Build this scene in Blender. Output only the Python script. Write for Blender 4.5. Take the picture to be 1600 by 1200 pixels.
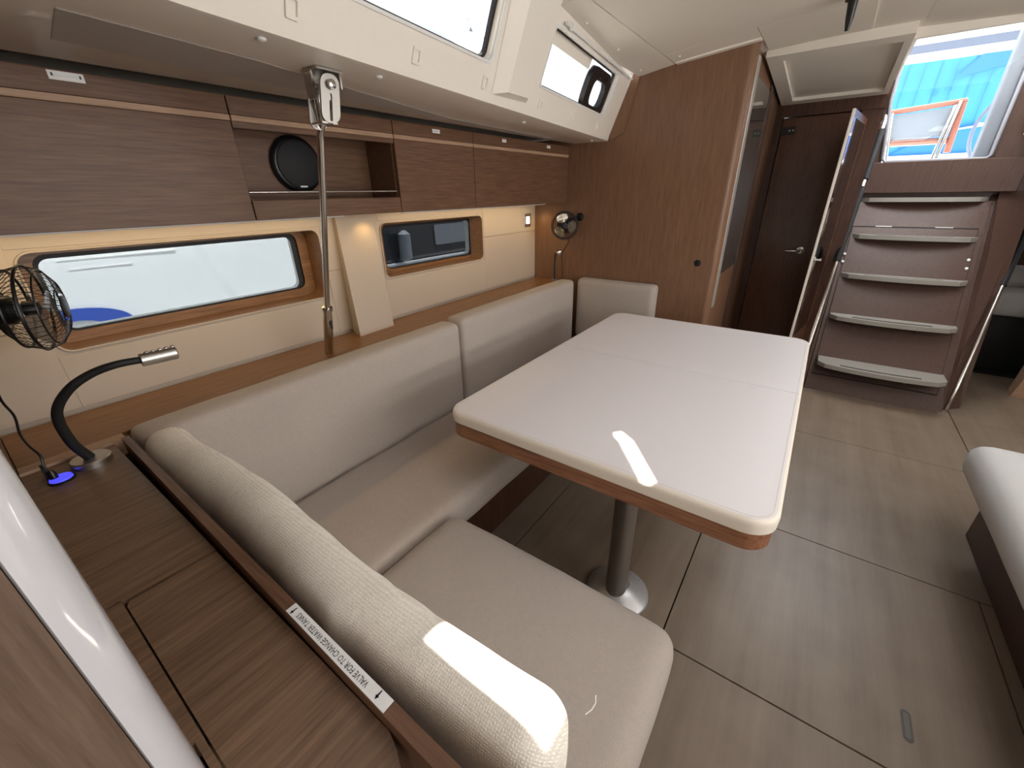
import bpy, bmesh, math, random
from math import sin, cos, pi, radians
from mathutils import Vector as V, Matrix
from mathutils.geometry import tessellate_polygon

for o in list(bpy.data.objects):
    bpy.data.objects.remove(o)
SC = bpy.context.scene
COL = SC.collection

# ------------------------------------------------------------------ camera
cam_d = bpy.data.cameras.new('camera')
cam = bpy.data.objects.new('camera', cam_d)
COL.objects.link(cam)
SC.camera = cam
cam_d.sensor_width = 36.0
cam_d.lens = 641.6 / 1600 * 36
cam_d.clip_start = 0.02
yaw, pitch, roll = radians(35.934), radians(24.896), radians(1.081)
fw = V((cos(yaw) * cos(pitch), sin(yaw) * cos(pitch), -sin(pitch)))
rt = V((sin(yaw), -cos(yaw), 0))
dn = fw.cross(rt)
r2 = rt * cos(roll) + dn * sin(roll)
d2 = -rt * sin(roll) + dn * cos(roll)
cam.matrix_world = Matrix(((r2.x, -d2.x, -fw.x, 0), (r2.y, -d2.y, -fw.y, 0), (r2.z, -d2.z, -fw.z, 1.32), (0, 0, 0, 1)))

# ------------------------------------------------------------------ world, sun, exposure
SC.view_settings.view_transform = 'Standard'
SC.view_settings.look = 'None'
SC.view_settings.gamma = 1
SC.view_settings.use_curve_mapping = False
SC.view_settings.exposure = 0.0
w = bpy.data.worlds.new('sky')
SC.world = w
w.use_nodes = True
nt = w.node_tree
bg = nt.nodes['Background']
tc = nt.nodes.new('ShaderNodeTexCoord')
sep = nt.nodes.new('ShaderNodeSeparateXYZ')
rp = nt.nodes.new('ShaderNodeValToRGB')
rp.color_ramp.elements[0].position = 0.0
rp.color_ramp.elements[0].color = (0.95, 0.97, 1.0, 1)
rp.color_ramp.elements[1].position = 0.9
rp.color_ramp.elements[1].color = (0.76, 0.86, 1.0, 1)
nt.links.new(tc.outputs['Generated'], sep.inputs[0])
nt.links.new(sep.outputs['Z'], rp.inputs[0])
nt.links.new(rp.outputs[0], bg.inputs[0])
bg.inputs[1].default_value = 3.2


def lamp(name, kind, loc, energy, color=(1, 1, 1), direction=None, size=None, size_y=None, **kw):
    d = bpy.data.lights.new(name, kind)
    d.energy = energy
    d.color = color
    if kind == 'AREA':
        d.shape = 'RECTANGLE'
        d.size = size
        d.size_y = size_y or size
    for k, v in kw.items():
        setattr(d, k, v)
    o = bpy.data.objects.new(name, d)
    COL.objects.link(o)
    o.location = loc
    if direction is not None:
        o.rotation_euler = V(direction).to_track_quat('-Z', 'Y').to_euler()
    return o


SUN_DIR = V((0.13, -0.17, 0.977)).normalized()      # towards the sun
sun = lamp('sun', 'SUN', (0, 0, 8), 28.0, (1.0, 0.96, 0.9), -SUN_DIR, angle=radians(0.6))
# daylight of the overhead deck hatches, the starboard windows, the forward doorway and the open companionway, plus an added low fill
lamp('daylight_hatch_forward', 'AREA', (0.75, -0.75, 1.86), 11, (0.97, 0.98, 1.0), (0, 0, -1), 0.6)
lamp('daylight_hatch_middle', 'AREA', (1.95, -0.95, 1.86), 7, (0.97, 0.98, 1.0), (0, 0, -1), 0.55)
lamp('daylight_starboard_windows', 'AREA', (1.2, -2.05, 1.6), 12, (1.0, 0.98, 0.95), (0, 1, -0.1), 2.4, 0.3)
lamp('fill_starboard_low', 'AREA', (0.9, -2.15, 1.05), 22, (1.0, 0.97, 0.92), (0, 1, 0.12), 2.6, 0.3)  # added fill to lift the ceiling; the wall has no windows here
lamp('daylight_forward_cabin', 'AREA', (-1.4, -0.7, 1.2), 7, (0.98, 0.98, 1.0), (1.0, 0.0, 0.05), 0.7, 0.8)
lamp('daylight_companionway', 'AREA', (3.75, -0.5, 2.3), 14, (0.93, 0.97, 1.0), (-0.1, 0, -1), 0.9, 0.6)


# ------------------------------------------------------------------ materials
def mat(name):
    m = bpy.data.materials.new(name)
    m.use_nodes = True
    n = m.node_tree.nodes
    return m, n, m.node_tree.links, n['Principled BSDF']


def coords(n, l, scale, rot=(0, 0, 0)):
    t = n.new('ShaderNodeTexCoord')
    mp = n.new('ShaderNodeMapping')
    mp.inputs['Scale'].default_value = scale
    mp.inputs['Rotation'].default_value = rot
    l.new(t.outputs['Object'], mp.inputs[0])
    return mp.outputs[0]


def noise(n, l, co, scale=5, detail=4, rough=0.6):
    t = n.new('ShaderNodeTexNoise')
    t.inputs['Scale'].default_value = scale
    t.inputs['Detail'].default_value = detail
    t.inputs['Roughness'].default_value = rough
    l.new(co, t.inputs['Vector'])
    return t.outputs['Fac']


def ramp(n, l, fac, stops):
    r = n.new('ShaderNodeValToRGB')
    e = r.color_ramp.elements
    while len(e) < len(stops):
        e.new(0.5)
    for i, (p, c) in enumerate(stops):
        e[i].position = p
        e[i].color = (*c, 1)
    l.new(fac, r.inputs[0])
    return r.outputs[0]


def bump(n, l, fac, p, strength=0.1, dist=0.002):
    b = n.new('ShaderNodeBump')
    b.inputs['Strength'].default_value = strength
    b.inputs['Distance'].default_value = dist
    l.new(fac, b.inputs['Height'])
    l.new(b.outputs[0], p.inputs['Normal'])


def srgb(r, g, b):
    f = lambda c: (c / 255 / 12.92) if c / 255 <= 0.04045 else ((c / 255 + 0.055) / 1.055) ** 2.4
    return (f(r), f(g), f(b))


def plain(name, c, rough=0.5, metal=0.0, spec=0.5, grain=0.0, gscale=60, coat=0.0):
    m, n, l, p = mat(name)
    p.inputs['Roughness'].default_value = rough
    p.inputs['Metallic'].default_value = metal
    p.inputs['Specular IOR Level'].default_value = spec
    p.inputs['Coat Weight'].default_value = coat
    co = coords(n, l, (1, 1, 1))
    f = noise(n, l, co, gscale, 3)
    k = 0.008 if not grain else grain
    l.new(ramp(n, l, f, [(0.3, tuple(x * (1 - k) for x in c)), (0.7, tuple(min(1, x * (1 + k)) for x in c))]), p.inputs['Base Color'])
    if grain:
        bump(n, l, f, p, 0.25, 0.001)
    return m


def wood(name, dark, light, axis, rough=0.42, fine=1.0, coat=0.0):
    m, n, l, p = mat(name)
    s = [26.0 * fine] * 3
    s[axis] = 2.6
    co = coords(n, l, tuple(s))
    f1 = noise(n, l, co, 1.6, 6, 0.72)
    s2 = [130.0 * fine] * 3
    s2[axis] = 7.0
    f2 = noise(n, l, coords(n, l, tuple(s2)), 1.4, 3, 0.6)
    mx = n.new('ShaderNodeMath')
    mx.operation = 'MULTIPLY_ADD'
    l.new(f2, mx.inputs[0])
    mx.inputs[1].default_value = 0.65
    mu = n.new('ShaderNodeMath')
    mu.operation = 'MULTIPLY'
    mu.inputs[1].default_value = 0.35
    l.new(f1, mu.inputs[0])
    l.new(mu.outputs[0], mx.inputs[2])
    mid = tuple((a + b) / 2 for a, b in zip(dark, light))
    l.new(ramp(n, l, mx.outputs[0], [(0.34, dark), (0.5, mid), (0.66, light)]), p.inputs['Base Color'])
    p.inputs['Roughness'].default_value = rough
    p.inputs['Specular IOR Level'].default_value = 0.35
    p.inputs['Coat Weight'].default_value = coat
    p.inputs['Coat Roughness'].default_value = 0.2
    bump(n, l, f2, p, 0.12, 0.0006)
    return m


def fabric(name, c, weave=0.0, contrast=0.14, strength=0.35, period=0.0034):
    m, n, l, p = mat(name)
    co = coords(n, l, (1, 1, 1))
    f = noise(n, l, co, 420, 3, 0.75)
    mid = noise(n, l, co, 70, 3, 0.7)
    big = noise(n, l, co, 5, 3, 0.5)
    s = n.new('ShaderNodeMath')
    s.operation = 'MULTIPLY_ADD'
    l.new(mid, s.inputs[0])
    s.inputs[1].default_value = 0.35
    l.new(f, s.inputs[2])
    out = s.outputs[0]
    if weave:
        fs = []
        for rot in ((0, 0, 0), (0, 0, radians(90)), ):
            if rot[2] == 0:
                cr = coords(n, l, (1, 1, 1), (0, radians(45), 0))
            else:
                cr = coords(n, l, (1, 1, 1), rot)
            q = n.new('ShaderNodeTexWave')
            q.bands_direction = 'X'
            q.inputs['Scale'].default_value = 0.314 / period
            q.inputs['Distortion'].default_value = 3.0
            q.inputs['Detail Scale'].default_value = 2.0
            l.new(cr, q.inputs['Vector'])
            fs.append(q.outputs['Fac'])
        mu = n.new('ShaderNodeMath')
        mu.operation = 'MULTIPLY'
        l.new(fs[0], mu.inputs[0])
        l.new(fs[1], mu.inputs[1])
        s3 = n.new('ShaderNodeMath')
        s3.operation = 'MULTIPLY_ADD'
        l.new(mu.outputs[0], s3.inputs[0])
        s3.inputs[1].default_value = weave
        l.new(out, s3.inputs[2])
        out = s3.outputs[0]
    k = contrast
    c1 = ramp(n, l, out, [(0.42, tuple(x * (1 - k) for x in c)), (0.95 + weave * 0.3 if weave < 0.15 else 1.0, tuple(min(1, x * (1 + k)) for x in c))])
    mixn = n.new('ShaderNodeMix')
    mixn.data_type = 'RGBA'
    mixn.blend_type = 'MULTIPLY'
    mixn.inputs[0].default_value = 1.0
    l.new(c1, mixn.inputs[6])
    l.new(ramp(n, l, big, [(0.3, (0.95, 0.95, 0.95)), (0.7, (1.0, 1.0, 1.0))]), mixn.inputs[7])
    l.new(mixn.outputs[2], p.inputs['Base Color'])
    p.inputs['Roughness'].default_value = 0.95
    p.inputs['Specular IOR Level'].default_value = 0.15
    p.inputs['Sheen Weight'].default_value = 0.1
    bump(n, l, out, p, strength, 0.0012)
    return m


def emit(name, c, s):
    m, n, l, p = mat(name)
    p.inputs['Base Color'].default_value = (*c, 1)
    p.inputs['Emission Color'].default_value = (*c, 1)
    p.inputs['Emission Strength'].default_value = s
    return m


def glass(name, tint, rough=0.0):
    m, n, l, p = mat(name)
    n.remove(p)
    tr = n.new('ShaderNodeBsdfTransparent')
    tr.inputs[0].default_value = (*tint, 1)
    gl = n.new('ShaderNodeBsdfGlossy')
    gl.inputs['Roughness'].default_value = 0.02 + rough
    fr = n.new('ShaderNodeFresnel')
    fr.inputs[0].default_value = 1.45
    mx = n.new('ShaderNodeMixShader')
    ge = n.new('ShaderNodeNewGeometry')
    iv = n.new('ShaderNodeMath')
    iv.operation = 'SUBTRACT'
    iv.inputs[0].default_value = 1.0
    l.new(ge.outputs['Backfacing'], iv.inputs[1])
    mm = n.new('ShaderNodeMath')
    mm.operation = 'MULTIPLY'
    l.new(fr.outputs[0], mm.inputs[0])
    l.new(iv.outputs[0], mm.inputs[1])
    l.new(mm.outputs[0], mx.inputs[0])
    l.new(tr.outputs[0], mx.inputs[1])
    l.new(gl.outputs[0], mx.inputs[2])
    l.new(mx.outputs[0], n['Material Output'].inputs[0])
    return m


WOOD_D = (0.098, 0.047, 0.026)
WOOD_L = (0.190, 0.098, 0.055)
M = {}
M['wood_x'] = wood('walnut_grain_long', WOOD_D, WOOD_L, 0)
M['wood_y'] = wood('walnut_grain_cross', WOOD_D, WOOD_L, 1)
M['wood_z'] = wood('walnut_grain_upright', (0.170, 0.087, 0.049), (0.245, 0.133, 0.077), 2, 0.36)
M['wood_shelf'] = wood('walnut_shelf', (0.145, 0.065, 0.024), (0.295, 0.150, 0.064), 0, 0.35)
M['wood_table'] = wood('walnut_table_edge', (0.16, 0.06, 0.03), (0.36, 0.17, 0.09), 1, 0.4)
M['wood_dark'] = wood('dark_walnut', (0.035, 0.013, 0.007), (0.10, 0.045, 0.025), 2, 0.35)
M['wood_ladder'] = wood('ladder_walnut', (0.070, 0.037, 0.027), (0.100, 0.056, 0.042), 2, 0.42)
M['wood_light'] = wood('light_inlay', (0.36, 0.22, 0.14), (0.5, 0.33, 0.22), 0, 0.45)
M['cream'] = plain('cream_leatherette', (0.51, 0.425, 0.345), 0.55, grain=0.02, gscale=900)
M['grp'] = plain('white_moulding', (0.86, 0.80, 0.715), 0.35, coat=0.2)
M['headliner'] = plain('headliner_vinyl', (0.80, 0.74, 0.65), 0.6, grain=0.015, gscale=1200)
M['wood_front'] = wood('walnut_front', (0.105, 0.066, 0.045), (0.18, 0.12, 0.085), 2)
M['wood_cab'] = wood('walnut_cabinet', (0.13, 0.075, 0.044), (0.255, 0.155, 0.095), 0, 0.38)
M['shade_grey'] = plain('painted_shade_grey', (0.42, 0.38, 0.345), 0.7)  # grey that paints shade under the side deck
M['post'] = plain('white_gloss_post', (0.62, 0.61, 0.64), 0.12, coat=1.0)
M['floor'] = None
M['fab'] = fabric('beige_weave', (0.47, 0.41, 0.365), 0, 0.12, 0.25)
M['fab_coarse'] = fabric('coarse_beige_weave', (0.84, 0.78, 0.69), 0.5, 0.20, 0.6)
M['fab_grey'] = fabric('light_grey_weave', (0.66, 0.655, 0.65), 0, 0.06, 0.3)
M['vinyl'] = plain('white_vinyl_cover', (0.80, 0.76, 0.77), 0.42, grain=0.02, gscale=700)
M['vinyl_side'] = plain('cream_vinyl_hem', (0.78, 0.70, 0.60), 0.5, grain=0.02, gscale=700)
M['thread'] = plain('stitching', (0.62, 0.52, 0.40), 0.8)
M['steel'] = plain('stainless_steel', (0.62, 0.60, 0.57), 0.2, 1.0)
M['brushed'] = plain('brushed_steel', (0.55, 0.53, 0.50), 0.36, 1.0)
M['post_grey'] = plain('grey_white_moulding', (0.30, 0.30, 0.33), 0.4)
M['satin'] = plain('satin_trim', (0.50, 0.46, 0.42), 0.3, 0.4)
M['latch'] = plain('grey_latch', (0.10, 0.088, 0.08), 0.45)
M['latch_in'] = plain('grey_latch_inset', (0.15, 0.135, 0.12), 0.45)
M['alu'] = plain('satin_aluminium', (0.42, 0.40, 0.38), 0.42, 1.0)
M['silver'] = plain('silver_paint', (0.55, 0.55, 0.56), 0.35, 0.5)
M['black'] = plain('black_plastic', (0.006, 0.006, 0.007), 0.35)
M['black_soft'] = plain('black_foam', (0.010, 0.010, 0.012), 0.7)
M['rubber'] = plain('black_rubber', (0.01, 0.01, 0.01), 0.6)
M['white'] = plain('white_plastic', (0.8, 0.79, 0.77), 0.4)
M['label'] = plain('label_paper', (0.85, 0.85, 0.84), 0.5)
M['ink'] = plain('black_ink', (0.02, 0.02, 0.03), 0.6)
M['step'] = plain('grey_step', (0.33, 0.31, 0.275), 0.55)
M['step_groove'] = plain('step_grip', (0.05, 0.045, 0.04), 0.8)
M['shadow'] = plain('dark_gap', (0.012, 0.010, 0.009), 0.8)
M['led_warm'] = emit('warm_led', (1.0, 0.75, 0.38), 6)
M['led_blue'] = emit('blue_led', (0.06, 0.06, 0.75), 1.2)
M['lamp_white'] = emit('lit_switch', (1.0, 0.93, 0.8), 2.5)
M['tint'] = glass('tinted_hull_glass', (0.44, 0.455, 0.46), 0.10)
M['tint_dark'] = glass('dark_hull_glass', (0.30, 0.31, 0.32))
M['coach'] = glass('tinted_coachroof_acrylic', (0.66, 0.67, 0.67))
M['clear'] = glass('clear_acrylic', (0.93, 0.95, 0.96))
M['mirror'] = plain('dark_mirror', (0.10, 0.085, 0.075), 0.06, 0.0, 1.0, coat=1.0)
M['mirror_door'] = plain('mirror', (0.35, 0.30, 0.27), 0.05, 1.0)
M['door'] = wood('varnished_dark_door', (0.07, 0.026, 0.012), (0.15, 0.062, 0.03), 2, 0.3, coat=0.25)
M['hull'] = plain('white_gelcoat', (0.80, 0.83, 0.85), 0.25)
M['hull_dark'] = plain('dark_gelcoat', (0.03, 0.033, 0.037), 0.25)
M['blue_paint'] = plain('blue_paint', (0.03, 0.09, 0.50), 0.3)
M['canvas'] = plain('blue_canvas', (0.035, 0.235, 0.52), 0.7)
M['canvas_dark'] = plain('deep_blue_canvas', (0.025, 0.16, 0.45), 0.7)
M['white_canvas'] = plain('white_canvas', (0.85, 0.86, 0.88), 0.7)
M['grey_strip'] = plain('grey_strip', (0.11, 0.125, 0.17), 0.6)
M['teak'] = wood('orange_teak', (0.22, 0.07, 0.045), (0.36, 0.14, 0.09), 1, 0.3)
M['plexi'] = plain('grey_table_top', (0.24, 0.26, 0.29), 0.3)
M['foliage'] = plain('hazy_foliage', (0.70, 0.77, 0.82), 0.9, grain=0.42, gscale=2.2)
M['letter_blue'] = plain('faded_blue_letters', (0.12, 0.22, 0.42), 0.6)
M['mattress'] = fabric('grey_mattress', (0.42, 0.40, 0.38), 0, 0.05, 0.2)

# floor laminate: greyish beige planks with soft streaks
m, n, l, p = mat('floor_laminate')
fa = noise(n, l, coords(n, l, (1.2, 16, 1)), 1.0, 5, 0.65)
fb = noise(n, l, coords(n, l, (2.4, 2.0, 1)), 2.0, 3, 0.6)
ad = n.new('ShaderNodeMath'); ad.operation = 'MULTIPLY_ADD'
l.new(fa, ad.inputs[0]); ad.inputs[1].default_value = 0.6
mb_ = n.new('ShaderNodeMath'); mb_.operation = 'MULTIPLY'; mb_.inputs[1].default_value = 0.4
l.new(fb, mb_.inputs[0]); l.new(mb_.outputs[0], ad.inputs[2])
l.new(ramp(n, l, ad.outputs[0], [(0.34, (0.190, 0.140, 0.102)), (0.5, (0.236, 0.180, 0.134)), (0.68, (0.282, 0.222, 0.17))]), p.inputs['Base Color'])
p.inputs['Roughness'].default_value = 0.38
fc = noise(n, l, coords(n, l, (3, 160, 1)), 1.5, 3, 0.6)
bump(n, l, fc, p, 0.08, 0.0006)
M['floor'] = m

# ------------------------------------------------------------------ mesh helpers
ROOT = {}


class B:
    """collects polygons in world coordinates"""
    def __init__(s):
        s.v, s.f = [], []

    def add(s, verts, faces):
        k = len(s.v)
        s.v += [V(q) for q in verts]
        s.f += [tuple(i + k for i in f) for f in faces]
        return s

    def box(s, x0, x1, y0, y1, z0, z1, bev=0.0, seg=2):
        x0, x1 = min(x0, x1), max(x0, x1); y0, y1 = min(y0, y1), max(y0, y1); z0, z1 = min(z0, z1), max(z0, z1)
        vs = [(x, y, z) for x in (x0, x1) for y in (y0, y1) for z in (z0, z1)]
        fs = [(0, 1, 3, 2), (4, 6, 7, 5), (0, 4, 5, 1), (2, 3, 7, 6), (0, 2, 6, 4), (1, 5, 7, 3)]
        if not bev:
            return s.add(vs, fs)
        bm = bmesh.new()
        bv = [bm.verts.new(q) for q in vs]
        for f in fs:
            bm.faces.new([bv[i] for i in f])
        bmesh.ops.bevel(bm, geom=list(bm.edges), offset=bev, segments=seg, profile=0.5, affect='EDGES')
        bm.verts.index_update()
        s.add([q.co.copy() for q in bm.verts], [tuple(q.index for q in f.verts) for f in bm.faces])
        bm.free()
        return s

    def tube(s, pts, r, n=10, cap=True, closed=False):
        pts = [V(q) for q in pts]
        N = len(pts)
        rs = r if isinstance(r, (list, tuple)) else [r] * N
        vs, fs = [], []
        up = None
        for i, q in enumerate(pts):
            if closed:
                t = (pts[(i + 1) % N] - pts[i - 1]).normalized()
            else:
                t = (pts[min(i + 1, N - 1)] - pts[max(i - 1, 0)]).normalized()
            if up is None:
                up = t.orthogonal().normalized()
            up = (up - t * up.dot(t))
            up = up.normalized() if up.length > 1e-6 else t.orthogonal().normalized()
            b = t.cross(up)
            for k in range(n):
                a = 2 * pi * k / n
                vs.append(q + (up * cos(a) + b * sin(a)) * rs[i])
        for i in range(N if closed else N - 1):
            j = (i + 1) % N
            for k in range(n):
                k2 = (k + 1) % n
                fs.append((i * n + k, i * n + k2, j * n + k2, j * n + k))
        if cap and not closed:
            fs.append(tuple(range(n))[::-1])
            fs.append(tuple((N - 1) * n + k for k in range(n)))
        return s.add(vs, fs)

    def lathe(s, c, axis, prof, n=24):
        """prof: list of (distance along axis, radius)"""
        c = V(c); a = V(axis).normalized(); u = a.orthogonal().normalized(); b = a.cross(u)
        vs, fs = [], []
        for h, r in prof:
            for k in range(n):
                t = 2 * pi * k / n
                vs.append(c + a * h + (u * cos(t) + b * sin(t)) * max(r, 1e-5))
        for i in range(len(prof) - 1):
            for k in range(n):
                k2 = (k + 1) % n
                fs.append((i * n + k, i * n + k2, (i + 1) * n + k2, (i + 1) * n + k))
        fs.append(tuple(range(n))[::-1])
        fs.append(tuple((len(prof) - 1) * n + k for k in range(n)))
        return s.add(vs, fs)

    def soft(s, x0, x1, y0, y1, z0, z1, r, seg=(18, 18, 6), puff=(0, 0, 0), wr=0.0, seed=0):
        """a rounded upholstered block: grid box pulled round at its edges and puffed on its faces"""
        rnd = random.Random(seed)
        ph = [rnd.uniform(0, 6.28) for _ in range(6)]
        idx = {}
        vs, fs = [], []
        nx, ny, nz = seg

        def frac(i, n_):                       # denser near the edges
            t = i / n_
            return 0.5 - 0.5 * cos(pi * t)

        def vert(i, j, k):
            key = (i, j, k)
            if key in idx:
                return idx[key]
            q = V((x0 + (x1 - x0) * frac(i, nx), y0 + (y1 - y0) * frac(j, ny), z0 + (z1 - z0) * frac(k, nz)))
            c = V((min(max(q.x, x0 + r), x1 - r), min(max(q.y, y0 + r), y1 - r), min(max(q.z, z0 + r), z1 - r)))
            d = q - c
            if d.length > 1e-9:
                q = c + d.normalized() * r
            u = [(q.x - x0) / (x1 - x0), (q.y - y0) / (y1 - y0), (q.z - z0) / (z1 - z0)]
            bmp = [max(0.0, 4 * t * (1 - t)) ** 0.6 for t in u]
            off = V(((2 * u[0] - 1) * bmp[1] * bmp[2] * puff[0], (2 * u[1] - 1) * bmp[0] * bmp[2] * puff[1], (2 * u[2] - 1) * bmp[0] * bmp[1] * puff[2]))
            if wr:
                wv = sin(q.x * 23 + q.y * 9 + ph[0]) + sin(q.y * 31 - q.x * 13 + ph[1]) + 0.7 * sin(q.z * 41 + q.x * 17 + ph[2]) + 0.6 * sin((q.x + q.y) * 57 + ph[3])
                nrm = d.normalized() if d.length > 1e-9 else V((0, 0, 1))
                off += nrm * wv * wr * 0.4
            vs.append(q + off)
            idx[key] = len(vs) - 1
            return idx[key]
        for i in range(nx):
            for j in range(ny):
                fs.append((vert(i, j, 0), vert(i, j + 1, 0), vert(i + 1, j + 1, 0), vert(i + 1, j, 0)))
                fs.append((vert(i, j, nz), vert(i + 1, j, nz), vert(i + 1, j + 1, nz), vert(i, j + 1, nz)))
        for i in range(nx):
            for k in range(nz):
                fs.append((vert(i, 0, k), vert(i + 1, 0, k), vert(i + 1, 0, k + 1), vert(i, 0, k + 1)))
                fs.append((vert(i, ny, k), vert(i, ny, k + 1), vert(i + 1, ny, k + 1), vert(i + 1, ny, k)))
        for j in range(ny):
            for k in range(nz):
                fs.append((vert(0, j, k), vert(0, j, k + 1), vert(0, j + 1, k + 1), vert(0, j + 1, k)))
                fs.append((vert(nx, j, k), vert(nx, j + 1, k), vert(nx, j + 1, k + 1), vert(nx, j, k + 1)))
        return s.add(vs, fs)

    def plate(s, outer, holes, O, U, W, thick):
        """flat board with holes: outline in (u,v) on plane O + u*U + v*W, thickness along U x W"""
        O, U, W = V(O), V(U), V(W)
        N = U.cross(W).normalized() * thick
        loops = [outer] + list(holes)
        flat = [V((a, b, 0)) for lp in loops for a, b in lp]
        tris = tessellate_polygon([[V((a, b, 0)) for a, b in lp] for lp in loops])
        nn = len(flat)
        vs = [O + U * q.x + W * q.y for q in flat] + [O + U * q.x + W * q.y + N for q in flat]
        fs = []
        for t in tris:
            a, b, c = [flat[i] for i in t]
            if (b - a).cross(c - a).z > 0:
                t = t[::-1]
            fs.append(tuple(t))
            fs.append(tuple(i + nn for i in t[::-1]))
        k = 0
        for li, lp in enumerate(loops):
            m_ = len(lp)
            area = sum(lp[i][0] * lp[(i + 1) % m_][1] - lp[(i + 1) % m_][0] * lp[i][1] for i in range(m_))
            for i in range(m_):
                j = (i + 1) % m_
                q = (k + i, k + j, k + j + nn, k + i + nn)
                if (area > 0) != (li == 0):
                    q = q[::-1]
                fs.append(q)
            k += m_
        return s.add(vs, fs)

    def poly(s, pts, vec):
        """extrude planar polygon pts by vec"""
        pts = [V(q) for q in pts]
        n_ = len(pts)
        vs = pts + [q + V(vec) for q in pts]
        fs = [tuple(range(n_))[::-1], tuple(range(n_, 2 * n_))]
        for i in range(n_):
            j = (i + 1) % n_
            fs.append((i, j, j + n_, i + n_))
        return s.add(vs, fs)


def rrect(u0, u1, v0, v1, r, n=5):
    out = []
    for cx, cy, a0 in ((u1 - r, v0 + r, -90), (u1 - r, v1 - r, 0), (u0 + r, v1 - r, 90), (u0 + r, v0 + r, 180)):
        for k in range(n + 1):
            a = radians(a0 + 90 * k / n)
            out.append((cx + r * cos(a), cy + r * sin(a)))
    return out


def mk(name, b, m, parent=None, smooth=False, label=None, loc=None):
    me = bpy.data.meshes.new(name)
    off = ROOT.get(parent.name, V((0, 0, 0))) if parent is not None else (V(loc) if loc is not None else V((0, 0, 0)))
    me.from_pydata([tuple(q - off) for q in b.v], [], b.f)
    me.validate()
    bm = bmesh.new()
    bm.from_mesh(me)
    bmesh.ops.recalc_face_normals(bm, faces=bm.faces)
    bm.to_mesh(me)
    bm.free()
    me.materials.append(m)
    o = bpy.data.objects.new(name, me)
    COL.objects.link(o)
    if smooth:
        me.polygons.foreach_set('use_smooth', [True] * len(me.polygons))
        try:
            me.set_sharp_from_angle(angle=radians(40))
        except Exception:
            pass
    if parent is not None:
        o.parent = parent
    elif loc is not None:
        o.location = loc
    ROOT[o.name] = off
    if label:
        o['label'] = label
    return o


def thing(name, label, cat, loc, group=None):
    o = bpy.data.objects.new(name, None)
    o.empty_display_size = 0.05
    COL.objects.link(o)
    o.location = loc
    ROOT[o.name] = V(loc)
    o['label'] = label
    o['category'] = cat
    if group:
        o['group'] = group
    return o


def single(name, b, m, label, cat, loc, group=None, smooth=False):
    o = mk(name, b, m, None, smooth, label, loc)
    o['category'] = cat
    if group:
        o['group'] = group
    return o


def struct(name, b, m, smooth=False, label=None):
    o = mk(name, b, m, None, smooth)
    o['kind'] = 'structure'
    if label:
        o['label'] = label
    return o


def text_b(body, size, O, right, up, lift=0.0006, align='CENTER', sx=1.0):
    """lettering as thin raised geometry: text laid at O with given right / up directions"""
    cu = bpy.data.curves.new('lettering', 'FONT')
    cu.body = body
    cu.size = size
    cu.align_x = align
    cu.align_y = 'CENTER'
    cu.extrude = 0.0
    cu.resolution_u = 2
    o = bpy.data.objects.new('lettering', cu)
    COL.objects.link(o)
    dg = bpy.context.evaluated_depsgraph_get()
    me = bpy.data.meshes.new_from_object(o.evaluated_get(dg))
    right, up = V(right).normalized(), V(up).normalized()
    nr = right.cross(up)
    b = B()
    b.add([V(O) + right * q.co.x * sx + up * q.co.y + nr * lift for q in me.vertices], [tuple(f.vertices) for f in me.polygons])
    bpy.data.objects.remove(o)
    bpy.data.curves.remove(cu)
    return b


XB = 2.41          # face of the aft bulkhead
YW = 1.54          # face of the hull-side lining
ZS = 0.81          # shelf level
ZL = 1.265         # underside of the lockers


def bend_y(x): return 0.77 + 0.125 * x          # lower edge of the coachroof side


def side_pt(x, z, out=0.0):                     # point on the sloping coachroof side
    return V((x, bend_y(x) - (z - 1.57) * 0.42 + out, z))


# ================================================================== STRUCTURE
# ---- floor
fl = struct('floor', B().box(-1.6, 6.0, -2.6, 1.9, -0.06, -0.012), M['shadow'])
g = 0.0022
rows = [(-1.5, 0.96, (-2.2, -0.74, 0.128, 0.90)), (0.96, 1.73, (-2.2, -0.74, 0.128, 0.74, 0.90)), (1.73, 2.70, (-2.2, -0.92, 0.74, 0.90)), (2.70, 3.40, (-2.2, -0.92, 0.9)), (3.40, 4.45, (-2.2, -0.92, 0.9))]
for xa, xb_, ys in rows:
    for ya, yb in zip(ys[:-1], ys[1:]):
        mk('floor_panel', B().box(xa + g, xb_ - g, ya + g, yb - g, -0.012, 0.0, 0.0012, 1), M['floor'], fl)
mk('lift_ring', B().plate(rrect(1.062, 1.152, -0.502, -0.480, 0.0105), [], (0, 0, 0.0), (1, 0, 0), (0, 1, 0), 0.0010), M['latch'], fl, label='oblong metal lift latch set in the floor')
mk('lift_ring', B().plate(rrect(1.070, 1.144, -0.497, -0.485, 0.0055), [], (0, 0, 0.0010), (1, 0, 0), (0, 1, 0), 0.0006), M['latch_in'], fl)

# ---- hull-side lining with window cut-outs
WIN = [(0.13, 0.905, 0.962, 1.212), (1.185, 1.872, 0.985, 1.216)]
holes = [rrect(a, b_, c, d, 0.032) for a, b_, c, d in WIN]
wl = struct('wall_left', B().plate([(-0.3, 0.79), (XB, 0.79), (XB, 1.30), (-0.3, 1.30)], holes, (0, YW, 0), (1, 0, 0), (0, 0, 1), -0.012), M['cream'])
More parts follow.
